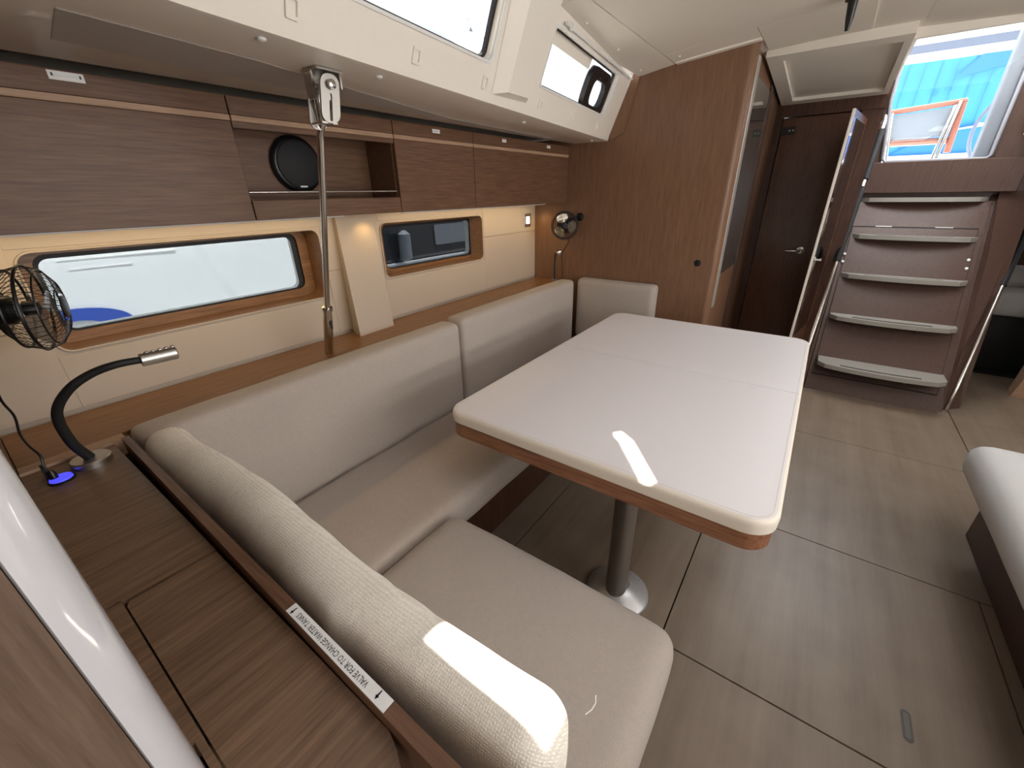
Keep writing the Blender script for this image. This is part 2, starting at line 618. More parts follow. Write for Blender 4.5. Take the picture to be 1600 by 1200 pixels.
# raised lower panels give the stepped seam between the windows
def wallpanel(x0, x1, z0, z1):
    mk('lining_panel', B().box(x0, x1, YW - 0.0035, YW, z0, z1, 0.0012, 1), M['cream'], wl)
wallpanel(-0.29, 0.122, ZS, 1.03); wallpanel(0.122, 0.913, ZS, 0.954); wallpanel(0.913, 0.985, ZS, 1.055)
wallpanel(1.085, 1.177, ZS, 1.088); wallpanel(1.177, 1.880, ZS, 0.977); wallpanel(1.880, XB - 0.002, ZS, 1.098)
wallpanel(-0.29, 0.122, 1.033, ZL); wallpanel(0.122, 0.913, 1.220, ZL); wallpanel(0.913, 0.985, 1.058, ZL)
wallpanel(1.085, 1.177, 1.091, ZL); wallpanel(1.177, 1.880, 1.224, ZL); wallpanel(1.880, XB - 0.002, 1.101, ZL)
# hull behind
struct('trim_1', B().plate([(-1.6, -0.3), (4.6, -0.3), (4.6, 1.7), (-1.6, 1.7)], [rrect(0.165, 0.862, 0.995, 1.198, 0.03), rrect(1.262, 1.905 - 0.012, 1.005, 1.200, 0.03)], (0, 1.66, 0), (1, 0, 0), (0, 0, 1), -0.03), M['grp'])
for i, (a, b_, c, d) in enumerate(WIN):
    wdw = struct('window_%d' % (i + 1), B(), M['wood_x'])
    # deep brown reveal, a rounded tunnel from lining to glass
    o_ = rrect(a, b_, c, d, 0.032)
    if i == 0:
        inn = rrect(0.165, 0.862, 0.995, 1.198, 0.03)
    else:
        inn = rrect(1.262, 1.893, 1.005, 1.200, 0.03)
    bb = B()
    n_ = len(o_)
    k1 = 0.0
    vs = [V((q[0], YW - 0.001, q[1])) for q in o_] + [V((q[0], YW + 0.085, q[1])) for q in rrect(a + 0.006, b_ - 0.006, c + 0.004, d - 0.004, 0.034)] + [V((q[0], YW + 0.085, q[1])) for q in inn]
    fs = [(j, (j + 1) % n_, (j + 1) % n_ + n_, j + n_) for j in range(n_)] + [(j + n_, (j + 1) % n_ + n_, (j + 1) % n_ + 2 * n_, j + 2 * n_) for j in range(n_)]
    bb.add(vs, fs)
    mk('reveal', bb, M['wood_shelf'], wdw, True)
    # black seal, pane
    iu0, iu1 = min(q[0] for q in inn), max(q[0] for q in inn)
    iv0, iv1 = min(q[1] for q in inn), max(q[1] for q in inn)
    mk('seal', B().plate(rrect(iu0 - 0.004, iu1 + 0.004, iv0 - 0.004, iv1 + 0.004, 0.03), [rrect(iu0 + 0.010, iu1 - 0.016, iv0 + 0.003, iv1 - 0.012, 0.024)], (0, YW + 0.095, 0), (1, 0, 0), (0, 0, 1), -0.008), M['rubber'], wdw)
    mk('pane', B().plate(rrect(iu0, iu1, iv0, iv1, 0.03), [], (0, YW + 0.112, 0), (1, 0, 0), (0, 0, 1), -0.006), M['tint' if i == 0 else 'tint_dark'], wdw, label='tinted glass pane')
    # light edge round the cut-out
    mk('edge_bead', B().tube([(q[0], YW - 0.003, q[1]) for q in o_], 0.0028, 6, closed=True), M['cream'], wdw, True, label='cream edge bead')

# ---- side-deck underside (recessed towards the lockers)
bd = B()
xs = [-0.6, 0.0, 0.5, 1.0, 1.5, 2.0, XB]
prof = lambda x: [(bend_y(x), 1.57), (bend_y(x) + 0.012, 1.5685), (1.280, 1.5705), (1.288, 1.575), (1.295, 1.598), (1.345, 1.598), (1.345, 1.604)]
vs, fs = [], []
for x in xs:
    vs += [V((x, y, z)) for y, z in prof(x)]
k = len(prof(0))
for i in range(len(xs) - 1):
    for j in range(k - 1):
        fs.append((i * k + j, i * k + j + 1, (i + 1) * k + j + 1, (i + 1) * k + j))
bd.add(vs, fs)
tr2 = struct('trim_2', bd, M['grp'], True)
dk = B()
dk.poly([(-1.6, bend_y(-1.6) + 0.012, 1.606), (XB + 0.02, bend_y(XB) + 0.012, 1.606), (4.6, bend_y(XB) + 0.012, 1.606), (4.6, 1.72, 1.606), (-1.6, 1.72, 1.606)], (0, 0, 0.03))
struct('trim_28', dk, M['grp'])
mk('underside_shade', B().poly([(0.238, 0.956, 1.5680), (0.262, 1.135, 1.5690), (0.55, 1.165, 1.5690), (0.95, 1.190, 1.5690), (1.30, 1.225, 1.5692), (1.60, 1.235, 1.5692), (2.10, 1.255, 1.5694), (2.10, 1.235, 1.5692), (1.70, 1.215, 1.5690), (1.295, 1.195, 1.5690), (0.935, 1.105, 1.5688), (0.531, 0.998, 1.5684)], (0, 0, 0.0015)), M['shade_grey'], tr2, label='darker grey strip painting the shade on the deck underside')  # flat grey strip standing in for the shadow band above the lockers
mk('underside_shade', B().poly([(-0.3, 1.05, 1.5688), (0.20, 1.11, 1.5688), (0.20, 1.20, 1.5690), (-0.3, 1.17, 1.5690)], (0, 0, 0.0015)), M['shade_grey'], tr2)
for x, y in ((0.476, 0.862), (0.762, 0.912), (1.543, 1.04), (2.31, 1.12)):
    mk('screw_cap', B().lathe((x, y, 1.5695), (0, 0, -1), [(0, 0.008), (0.004, 0.0075), (0.006, 0.004)], 12), M['white'], tr2, True)

# ---- coachroof side with its two windows
O = V((0, 0.77, 1.57)); U = V((1, 0.125, 0)); W_ = V((0, -0.42, 1.0))
ch = [rrect(-0.10, 1.135, 0.088, 0.235, 0.02), rrect(1.46, 2.20, 0.088, 0.238, 0.016)]
bs = B().plate([(-0.7, 0.0), (XB, 0.0), (XB, 0.285), (-0.7, 0.285)], ch, O, U, W_, -0.02)
wr_ = struct('trim_3', bs, M['grp'])
for j, (u0, u1, v0, v1, r) in enumerate(((-0.10, 1.135, 0.088, 0.235, 0.02), (1.46, 2.20, 0.088, 0.238, 0.016))):
    wn = struct('window_%d' % (j + 3), B(), M['white'])
    nrm = U.cross(W_).normalized()
    mk('window_frame', B().plate(rrect(u0 - 0.006, u1 + 0.006, v0 - 0.006, v1 + 0.006, r), [rrect(u0, u1, v0, v1, r)], O - nrm * -0.003, U, W_, -0.006), M['white'], wn)
    mk('seal', B().plate(rrect(u0 - 0.002, u1 + 0.002, v0 - 0.002, v1 + 0.002, r), [rrect(u0 + 0.003, u1 - 0.012, v0 + 0.003, v1 - 0.004, r)], O - nrm * 0.020, U, W_, -0.010), M['rubber'], wn)
    mk('pane', B().plate(rrect(u0 - 0.004, u1 + 0.004, v0 - 0.004, v1 + 0.004, r), [], O - nrm * 0.032, U, W_, -0.006), M['coach'], wn, label='lightly tinted acrylic pane')
    if j == 1:
        # opening portlight with heavy black frame and shade band above
        mk('portlight_frame', B().plate(rrect(1.885, 2.150, 0.070, 0.222, 0.055, 7), [rrect(1.945, 2.105, 0.100, 0.185, 0.032, 7)], O - nrm * 0.004, U, W_, -0.022), M['black'], wn, label='black rounded opening portlight frame')
        for uu in (1.975, 2.075):
            c = O + U * uu + W_ * 0.200 + nrm * 0.002
            mk('latch', B().lathe(c, nrm, [(0, 0.010), (0.006, 0.010), (0.008, 0.006)], 12), M['black'], wn, True)
        mk('shade_band', B().plate([(1.462, 0.200), (1.90, 0.200), (1.90, 0.236), (1.462, 0.236)], [], O - nrm * 0.030, U, W_, -0.002), M['grp'], wn)
# pillar between the windows
pv = []
for u, v, out in ((1.175, 0.022, 0.0), (1.395, 0.030, 0.0), (1.43, 0.285, 0.0), (1.16, 0.285, 0.0), (1.215, 0.040, 0.030), (1.350, 0.044, 0.030), (1.385, 0.285, 0.034), (1.205, 0.285, 0.034)):
    pv.append(O + U * u + W_ * v + U.cross(W_).normalized() * (out + 0.001))
struct('trim_4', B().add(pv, [(3, 2, 1, 0), (4, 5, 6, 7), (0, 1, 5, 4), (1, 2, 6, 5), (2, 3, 7, 6), (3, 0, 4, 7)]), M['grp'])
# small square blanking plates below the windows
for u in (0.515, 0.83, 1.125, 1.50, 1.83, 2.16):
    mk('blanking_plate', B().plate(rrect(u - 0.013, u + 0.013, 0.026, 0.056, 0.003, 2), [rrect(u - 0.009, u + 0.009, 0.031, 0.051, 0.002, 2)], O + nrm * 0.0001, U, W_, 0.004), M['grp'], wr_)
# ---- ceiling panels (slightly cambered), holes for the added sun gaps and the companionway
def cz(y): return 1.915 - 0.085 * (y * y if y > -1 else 1)
def ceil_slab(b, x0, x1, y0, y1, t=0.02):
    n_ = 8
    vs, fs = [], []
    for i in range(n_ + 1):
        y = y0 + (y1 - y0) * i / n_
        for x in (x0, x1):
            vs += [V((x, y, cz(y))), V((x, y, cz(y) + t))]
    for i in range(n_):
        a = i * 4
        fs += [(a, a + 4, a + 6, a + 2), (a + 1, a + 3, a + 7, a + 5), (a, a + 1, a + 5, a + 4), (a + 2, a + 6, a + 7, a + 3)]
    fs += [(0, 2, 3, 1), (n_ * 4, n_ * 4 + 1, n_ * 4 + 3, n_ * 4 + 2)]
    b.add(vs, fs)
cb = B()
def ceil_slant(b, x0, x1, y0, t=0.03):           # outboard edge follows the top of the coachroof side
    n_ = 8
    vs, fs = [], []
    for i in range(n_ + 1):
        for x in (x0, x1):
            y1 = min(bend_y(x) - 0.115, 0.97)
            y = y0 + (y1 - y0) * i / n_
            vs += [V((x, y, cz(y))), V((x, y, cz(y) + t))]
    for i in range(n_):
        a = i * 4
        fs += [(a, a + 4, a + 6, a + 2), (a + 1, a + 3, a + 7, a + 5), (a, a + 1, a + 5, a + 4), (a + 2, a + 6, a + 7, a + 3)]
    fs += [(0, 2, 3, 1), (n_ * 4, n_ * 4 + 1, n_ * 4 + 3, n_ * 4 + 2)]
    b.add(vs, fs)
ceil_slab(cb, -1.6, 2.76, -2.3, -0.135, 0.05)
ceil_slab(cb, 2.76, 4.3, -2.3, -0.86, 0.05)
# centre strip, with made-up openings shaping the sun patches on bolster and table
sun_hole = [(0.335, -0.085), (0.405, -0.085), (0.405, 0.085), (0.335, 0.085)]
slot = [(0.925, -0.012), (0.955, -0.030), (1.090, 0.075), (1.118, 0.118), (1.100, 0.132), (1.082, 0.122), (1.070, 0.105)]
cb.plate([(-1.6, -0.135), (4.6, -0.135), (4.6, 0.135), (-1.6, 0.135)], [sun_hole, slot], (0, 0, 1.914), (1, 0, 0), (0, 1, 0), 0.010)
ceil_slab(cb, -1.6, 4.6, 0.135, 0.47, 0.03)
ceil_slant(cb, -1.6, 0.60, 0.47)
ceil_slant(cb, 1.45, 4.6, 0.47)
ceil_slant(cb, 0.60, 1.45, 0.735)
cl = struct('ceiling', cb, M['headliner'])
# fitted headliner panels, proud of the base so that their joints show
def liner(x0, x1, y0, y1):
    b = B(); n_ = 6; vs = []; fs = []
    for i in range(n_ + 1):
        y = y0 + (y1 - y0) * i / n_
        for x in (x0, x1):
            vs += [V((x, y, cz(y) - 0.006)), V((x, y, cz(y)))]
    for i in range(n_):
        a = i * 4
        fs += [(a, a + 2, a + 6, a + 4), (a, a + 4, a + 5, a + 1), (a + 2, a + 3, a + 7, a + 6)]
    fs += [(0, 1, 3, 2), (n_ * 4, n_ * 4 + 2, n_ * 4 + 3, n_ * 4 + 1)]
    b.add(vs, fs)
    return mk('headliner_panel', b, M['headliner'], cl, True)
liner(1.45, XB - 0.004, 0.757, 0.925)
liner(1.45, 2.236, 0.03, 0.752)
liner(2.240, XB - 0.004, 0.40, 0.752)
liner(2.240, 2.62, 0.03, 0.397)
liner(0.45, 1.447, 0.14, 0.465)
skl = struct('window_5', B(), M['white'])  # hatch added out of view; its tint shapes the warm patch on the seat
mk('pane', B().box(0.58, 1.47, 0.45, 0.745, 1.935, 1.943), glass('sun_patch_tint', (0.062, 0.046, 0.026)), skl, label='unseen smoked pane added to warm the sun patch on the seat')
for x, y in ((1.63, 0.835), (1.968, 0.857), (2.316, 0.888), (2.309, 0.71)):
    mk('screw_cap', B().lathe((x, y, cz(y) - 0.0058), (0, 0, -1), [(0, 0.0065), (0.003, 0.006), (0.005, 0.003)], 12), M['white'], cl, True)
mk('cover_strip', B().poly([(XB - 0.03, 0.40, cz(0.40) - 0.012), (XB - 0.03, 0.745, cz(0.745) - 0.010), (XB - 0.03, 0.745, cz(0.745)), (XB - 0.03, 0.40, cz(0.40) + 0.004)], (0.03, 0, 0)), M['grp'], cl)

# ---- aft bulkhead with rounded white end post
struct('wall_back', B().poly([(XB, 0.4405, 0), (XB, 1.66, 0), (XB, 1.66, 1.60), (XB, 1.075, 1.60), (XB, 0.965, 1.86), (XB, 0.90, 1.90), (XB, 0.4405, 1.93)], (0.03, 0, 0)), M['wood_z'])
pb = B()
RP = 0.045
pp = [(XB + 0.005, 0.452), (XB + 0.004, 0.4405)]
for k in range(9):
    a = radians(180 + 90 * k / 8)
    pp.append((XB + RP + RP * cos(a), 0.4400 + 0.028 * sin(a)))
pp += [(XB + 0.062, 0.4125), (XB + 0.062, 0.452)]
pb.poly([(x, y, 0.0) for x, y in pp], (0, 0, 1.915))
struct('trim_5', pb, M['wood_z'], True)
struct('trim_6', B().box(XB + 0.062, XB + 0.125, 0.409, 0.45, 0.72, 1.86, 0.006, 2), M['satin'])
# bulkhead lip beside the window
lp = [side_pt(XB - 0.0, 1.575), side_pt(XB, 1.60), side_pt(XB, 1.85)]
struct('trim_7', B().poly([(XB - 0.014, 1.045, 1.572), (XB - 0.014, 1.075, 1.60), (XB - 0.014, 0.985, 1.85), (XB - 0.014, 0.915, 1.85), (XB - 0.014, 0.960, 1.70), (XB - 0.014, 0.985, 1.60)], (0.014, 0, 0)), M['wood_z'])
# passage wall running aft from the bulkhead end
struct('trim_8', B().box(XB + 0.062, 3.62, 0.43, 0.46, 0.0, 1.91), M['wood_z'])
dm = thing('wall_mirror', 'tall dark glass panel set in the wooden passage wall past the bulkhead', 'mirror', (2.85, 0.42, 0.88))
mk('glass', B().box(2.60, 3.10, 0.424, 0.4295, 0.88, 1.81, 0.002, 1), M['mirror'], dm)
mk('edge_strip', B().box(2.555, 2.60, 0.420, 0.4295, 0.80, 1.84, 0.002, 1), M['satin'], dm, label='satin metal edge strip')
mk('edge_strip', B().box(3.10, 3.20, 0.420, 0.4295, 0.0, 1.84, 0.002, 1), M['wood_ladder'], dm)

# ---- forward bulkhead end beside the camera
struct('wall_front', B().box(-0.62, -0.036, 0.352, 1.62, 0.0, 1.95), M['wood_front'])
pf = B()
pp = [(-0.0355, 0.3525)]
for k in range(9):
    a = radians(-90 + 90 * k / 8)
    pp.append((-0.034 + 0.023 * cos(a), 0.378 + 0.028 * sin(a)))
for k in range(1, 9):
    a = radians(90 * k / 8)
    pp.append((-0.034 + 0.023 * cos(a), 0.378 + 0.028 * sin(a)))
pp += [(-0.0355, 0.406)]
pf.poly([(x, y, 0.0) for x, y in pp], (0, 0, 1.93))
struct('trim_9', pf, M['post'], True)

# ---- starboard side and forward cabin shell (behind the camera)
sb = B()
sb.box(-1.6, 4.9, -2.30, -2.26, 0.0, 1.48)
sb.box(-1.6, 4.9, -2.30, -2.26, 1.72, 1.95)
for a, b_ in ((-1.6, -0.3), (0.9, 1.15), (2.4, 4.9)):
    sb.box(a, b_, -2.30, -2.26, 1.48, 1.72)
struct('wall_right', sb, M['grp'])
struct('trim_10', B().box(-1.64, -1.6, -2.3, 1.66, 0, 1.95), M['wood_z'])

# ---- aft: passage door, door frame, ceiling tray
XD = 3.60
struct('trim_11', B().box(XD - 0.02, XD + 0.05, -0.13, 0.43, 1.735, 1.93), M['wood_dark'])
struct('trim_12', B().box(XD - 0.02, XD + 0.05, 0.385, 0.43, 0.0, 1.735), M['wood_dark'])
dr = struct('door_1', B().box(XD + 0.005, XD + 0.035, 0.012, 0.383, 0.02, 1.733, 0.004, 1), M['door'])
h = B().lathe((XD + 0.005, 0.105, 0.925), (-1, 0, 0), [(0, 0.024), (0.006, 0.024), (0.008, 0.010), (0.045, 0.009), (0.05, 0.007)], 16)
h.tube([(XD - 0.040, 0.105, 0.925), (XD - 0.046, 0.12, 0.925), (XD - 0.046, 0.19, 0.922)], [0.008, 0.008, 0.006], 10)
mk('door_handle', h, M['steel'], dr, True)
mk('hinge', B().box(XD - 0.004, XD + 0.006, 0.30, 0.385, 1.64, 1.68, 0.002, 1), M['black'], dr, label='black hinge plate')
for q in (0.315, 0.335):
    mk('screw', B().lathe((XD - 0.004, q, 1.66), (-1, 0, 0), [(0, 0.005), (0.002, 0.004)], 8), M['white'], dr, True)
# second leaf standing open, glossy face
d2l = struct('door_2', B().poly([(3.06, 0.024, 0.02), (3.06, 0.012, 0.02), (3.58, -0.058, 0.02), (3.58, -0.044, 0.02)], (0, 0, 1.665)), M['door'])
mk('edge_strip', B().box(3.052, 3.060, 0.011, 0.025, 0.02, 1.685, 0.002, 1), M['grp'], d2l, label='pale door edge')
mk('mirror_panel', B().poly([(3.08, 0.0090, 0.45), (3.08, 0.0080, 0.45), (3.52, -0.0515, 0.45), (3.52, -0.0500, 0.45)], (0, 0, 1.20)), M['mirror_door'], d2l, label='mirror on the open door')
h = B().lathe((3.10, 0.01, 0.93), (0, -1, 0), [(0, 0.018), (0.006, 0.018), (0.008, 0.008), (0.035, 0.007)], 14)
h.tube([(3.10, -0.022, 0.93), (3.16, -0.024, 0.93)], 0.006, 8)
mk('door_handle', h, M['steel'], d2l, True)
# panel between passage and companionway
struct('trim_13', B().box(3.62, 4.35, -0.115, -0.10, 0.0, 1.93), M['wood_dark'])
struct('trim_14', B().box(XD - 0.01, XD + 0.03, -0.125, -0.02, 0.0, 1.9), M['wood_dark'])
# ceiling tray over the passage: raised lip round a recessed panel
ty = B()
def tray_z(x): return 1.899 - (x - 2.62) * 0.078
def tbox(x0, x1, y0, y1, t):
    vs = [V((x, y, tray_z(x) - dz)) for x in (x0, x1) for y in (y0, y1) for dz in (-0.025, t)]
    ty.add(vs, [(0, 1, 3, 2), (4, 6, 7, 5), (0, 4, 5, 1), (2, 3, 7, 6), (0, 2, 6, 4), (1, 5, 7, 3)])
tbox(2.64, 3.58, 0.345, 0.41, 0.022)
tbox(2.64, 3.58, -0.118, -0.09, 0.022)
tbox(2.64, 2.72, -0.09, 0.345, 0.022)
tbox(3.50, 3.58, -0.09, 0.345, 0.022)
tbox(2.652, 3.57, -0.106, 0.398, 0.004)
struct('trim_15', ty, M['headliner'])

# ---- companionway trunk and engine box
struct('trim_16', B().box(2.74, 2.76, -0.88, -0.115, 1.875, 2.12, 0.006, 2), M['grp'])
struct('trim_17', B().box(2.76, 4.32, -0.135, -0.115, 1.885, 2.16), M['grp'])
struct('trim_18', B().box(2.76, 4.32, -0.90, -0.88, 1.60, 2.16), M['grp'])
# bulkhead around the washboard opening
fr = B().plate([(-2.26, 1.24), (0.43, 1.24), (0.43, 1.95), (-0.09, 1.95), (-0.09, 2.9), (-0.98, 2.9), (-0.98, 1.95), (-2.26, 1.95)],
               [[(-0.775, 1.475), (-0.225, 1.475), (-0.165, 1.86), (-0.165, 2.75), (-0.775, 2.75)][::1]], (4.34, 0, 0), (0, 1, 0), (0, 0, 1), 0.03)
struct('trim_19', fr, M['wood_ladder'])
wf = struct('door_3', B(), M['white'])
def framebar(p, q, r_=0.012):
    return B().tube([p, q], r_, 10)
pts = [(4.325, -0.225, 2.75), (4.325, -0.228, 1.86), (4.325, -0.262, 1.50), (4.325, -0.275, 1.487), (4.325, -0.755, 1.475), (4.325, -0.775, 1.495), (4.325, -0.775, 2.75)]
pts[0] = (4.325, -0.170, 2.75); pts[1] = (4.325, -0.170, 1.86); pts[2] = (4.325, -0.222, 1.50); pts[3] = (4.325, -0.240, 1.482)
mk('door_frame', B().tube(pts, 0.011, 10), M['post_grey'], wf, True, label='white rounded frame of the companionway door')
mk('pane', B().plate([(-0.765, 1.485), (-0.235, 1.485), (-0.175, 1.86), (-0.175, 2.70), (-0.765, 2.70)], [], (4.332, 0, 0), (0, 1, 0), (0, 0, 1), 0.006), M['clear'], wf, label='clear acrylic door pane')
mk('frame_post', B().box(4.36, 4.46, -0.775, -0.70, 1.46, 2.75, 0.012, 2), M['post_grey'], wf, label='white moulded post of the opening')

# ladder casing: sloping panel
def lad(y, z, out=0.0):     # point on the sloping ladder face; out = towards the saloon
    return V((3.43 + 0.70 * z - out * 0.82, y, z + out * 0.57))
cs = B().poly([lad(-0.145, 0), lad(-0.145, 1.22), (4.36, -0.145, 1.22), (4.36, -0.145, 0)], (0, -0.715, 0))
casing = thing('companionway_ladder', 'brown wooden companionway ladder casing with five grey curved steps', 'ladder', (3.5, -0.5, 0))
mk('casing', cs, M['wood_ladder'], casing)
def slab_lad(y0, y1, z0, z1, o0, o1):
    return B().add([lad(y, z, t) for y in (y0, y1) for z in (z0, z1) for t in (o0, o1)], [(0, 1, 3, 2), (4, 6, 7, 5), (0, 4, 5, 1), (2, 3, 7, 6), (0, 2, 6, 4), (1, 5, 7, 3)])
mk('lid_gap', slab_lad(-0.166, -0.836, 0.093, 1.055, 0.0, 0.0012), M['shadow'], casing, label='dark joint round the lid')
struct('trim_29', B().poly([(3.50, -0.884, 0.0), (3.60, -0.985, 0.0), (4.36, -1.06, 1.28), (4.30, -0.884, 1.28)], (0.02, 0, 0)), M['wood_ladder'])
mk('access_lid', B().add([lad(-0.170, 0.10, t) for t in (0, 0.006)] + [lad(-0.170, 1.045, t) for t in (0, 0.006)] + [lad(-0.832, 0.10, t) for t in (0, 0.006)] + [lad(-0.832, 1.045, t) for t in (0, 0.006)],
                         [(0, 1, 3, 2), (4, 6, 7, 5), (0, 4, 5, 1), (2, 3, 7, 6), (0, 2, 6, 4), (1, 5, 7, 3)]), M['wood_ladder'], casing, label='liftable front lid of the ladder casing')
mk('top_panel', B().box(4.26, 4.335, -0.95, -0.12, 1.275, 1.475, 0.004, 1), M['wood_ladder'], casing)
mk('side_cheek', B().poly([(3.47, -0.862, 0), (4.30, -0.862, 1.22), (4.36, -0.862, 1.28), (4.40, -0.862, 1.28), (4.40, -0.862, 0)], (0, -0.022, 0)), M['wood_ladder'], casing)
mk('side_cheek', B().poly([(3.45, -0.122, 0), (4.29, -0.122, 1.22), (4.36, -0.122, 1.28), (4.4, -0.122, 1.28), (4.4, -0.122, 0)], (0, -0.02, 0)), M['wood_ladder'], casing)
for yy in (-0.30, -0.62):
    mk('hinge', B().tube([lad(yy, 1.052, 0.006), lad(yy - 0.09, 1.052, 0.006)], 0.005, 8), M['brushed'], casing, True)
for yy in (-0.165, -0.822):
    for zz in (0.815, 0.865):
        c = lad(yy, zz, 0.006)
        mk('stud', B().lathe(c, (-0.82, 0, 0.57), [(0, 0.009), (0.004, 0.009), (0.006, 0.005)], 12), M['white'], casing, True)
# steps
SX = [(3.385, 0.212), (3.65, 0.487), (3.87, 0.748), (4.06, 1.003), (4.235, 1.245)]
for i, (sx, sz) in enumerate(SX):
    back = 3.43 + 0.70 * sz + 0.01
    n_ = 16
    ya, yb = -0.178, -0.842
    front = []
    for k in range(n_ + 1):
        t = k / n_
        y = ya + (yb - ya) * t
        c = 1 - (2 * t - 1) ** 2
        front.append((sx + 0.035 - 0.06 * c ** 0.7, y))
    back = max(back, sx + 0.12)
    pl = [(back, ya + 0.0)] + [(sx + 0.06, ya)] + front[1:-1] + [(sx + 0.06, yb), (back, yb)]
    st = B().poly([(x, y, sz - 0.028) for x, y in pl], (0, 0, 0.028))
    so = mk('step', st, M['step'], casing, False)
    if i < 4:
        for go in ((0.030, 0.043) if i < 2 else (0.033,)):
            gp = [(front[k][0] + go, front[k][1]) for k in range(3, 14)]
            gq = [(x + 0.006, y) for x, y in gp][::-1]
            mk('grip_strip', B().poly([(x, y, sz) for x, y in gp + gq], (0, 0, 0.0015)), M['step_groove'], so, label='dark grip strip')
    for yy in (-0.32, -0.66):
        mk('bracket', B().poly([(sx + 0.03, yy, sz - 0.022), (back + 0.02, yy, sz - 0.022), (back - 0.02, yy, sz - 0.105), (back - 0.045, yy, sz - 0.105)], (0, -0.016, 0)), M['wood_ladder'], casing)
# handrails
hr = thing('handrail', 'steel companionway handrail with black foam grip left of the ladder', 'handrail', (3.35, -0.1, 0.0))
P0, P1 = V((3.30, -0.095, 0.40)), V((4.02, -0.158, 1.71))
rail_at = lambda t: P0 + (P1 - P0) * t
mk('rail', B().tube([V((3.16, -0.085, 0.08)), P0, P1, P1 + V((0.03, 0.004, 0.03)), P1 + V((0.07, 0.03, -0.01)), P1 + V((0.10, 0.045, -0.02))], 0.0125, 12), M['steel'], hr, True)
mk('grip', B().tube([rail_at(0.36), rail_at(0.37), rail_at(0.70)], 0.019, 12), M['black_soft'], hr, True, label='black foam grip')
mk('grip', B().tube([rail_at(0.735), rail_at(0.745), rail_at(0.96)], 0.019, 12), M['black_soft'], hr, True, label='black foam grip')
hr2 = thing('handrail', 'thin steel handrail with dark grip right of the ladder', 'handrail', (3.5, -0.92, 0.0))
Q0, Q1 = V((3.50, -0.905, 0.17)), V((4.35, -1.10, 1.06))
mk('rail', B().tube([V((3.49, -0.90, 0.02)), Q0, Q1, Q1 + (Q1 - Q0) * 0.35], 0.011, 12), M['steel'], hr2, True)
mk('grip', B().tube([Q0 + (Q1 - Q0) * 0.62, Q0 + (Q1 - Q0) * 1.3], 0.018, 12), M['black_soft'], hr2, True, label='black foam grip')

# aft cabin seen right of the ladder
struct('trim_20', B().box(5.3, 5.35, -2.3, 0.43, 0.0, 1.29), M['wood_dark'])
struct('trim_21', B().box(4.36, 5.3, -0.84, -0.80, 0.0, 1.24), M['wood_dark'])
struct('trim_22', B().box(4.30, 4.34, -2.26, -1.55, 0.0, 1.24), M['wood_dark'])
struct('trim_23', B().box(4.36, 5.32, -2.26, -0.80, 1.22, 1.25), M['headliner'])
struct('trim_24', B().box(4.25, 4.34, -1.55, -1.40, 0.0, 1.45, 0.01, 2), M['wood_ladder'])
bed = thing('berth', 'dark aft cabin berth with grey mattress seen right of the ladder', 'bed', (4.9, -1.5, 0.0))
mk('base', B().box(4.62, 5.3, -2.2, -0.86, 0.0, 0.42), M['shadow'], bed)
mk('mattress', B().soft(4.56, 5.29, -2.2, -0.87, 0.42, 0.60, 0.05, (10, 14, 5), (0, 0, 0.015), 0.004, 5), M['mattress'], bed, True)
mk('blanket', B().soft(4.75, 5.28, -2.1, -0.90, 0.598, 0.70, 0.045, (14, 14, 4), (0, 0, 0.02), 0.02, 8), M['mattress'], bed, True)
single('wooden_box', B().poly([(4.02, -1.30, 0.0), (4.10, -1.30, 0.0), (4.16, -1.34, 0.34), (3.98, -1.34, 0.34)], (0, -0.34, 0)), M['wood_light'], 'pale wooden box edge on the floor at the right photo border', 'box_edge', (4.05, -1.4, 0))  # edge of a pale wooden box standing on the floor

# ================================================================== FURNITURE (hull side)
# shelf behind the seat
shelf = thing('shelf', 'long brown wooden shelf along the hull behind the sofa backrests', 'shelf', (1.2, 1.4, 0.76))
mk('board', B().box(-0.034, XB - 0.001, 1.298, YW - 0.013, 0.775, 0.800), M['wood_shelf'], shelf)
# side cabinet by the camera
cab = thing('side_cabinet', 'brown wooden cabinet top in the foreground between white post and sofa', 'cabinet', (0.05, 0.7, 0.0))
pc = [(-0.008, 1.221), (0.142, 1.221), (0.115, 1.18), (0.115, 0.235), (0.100, 0.215), (0.09, 0.205), (-0.008, 0.19)]
lid_o = [(0.000, 0.676), (0.119, 0.668), (0.119, 0.240)]
mk('carcass', B().box(-0.006, 0.112, 0.41, 1.22, 0.0, 0.785), M['wood_cab'], cab)
pr = [(1.2965, 0.800)] + [(1.2965 - 0.0735 * sin(radians(90 * k / 6)), 0.800 + 0.016 * (1 - cos(radians(90 * k / 6)))) for k in range(1, 7)] + [(1.222, 0.812), (1.222, 0.776), (1.2965, 0.776)]
mk('cove_strip', B().poly([(-0.034, y, z) for y, z in pr], (0.176, 0, 0)), M['wood_light'], cab, True, label='curved strip coloured pale for the warm glow on it')  # pale wood paints the warm glow along this edge
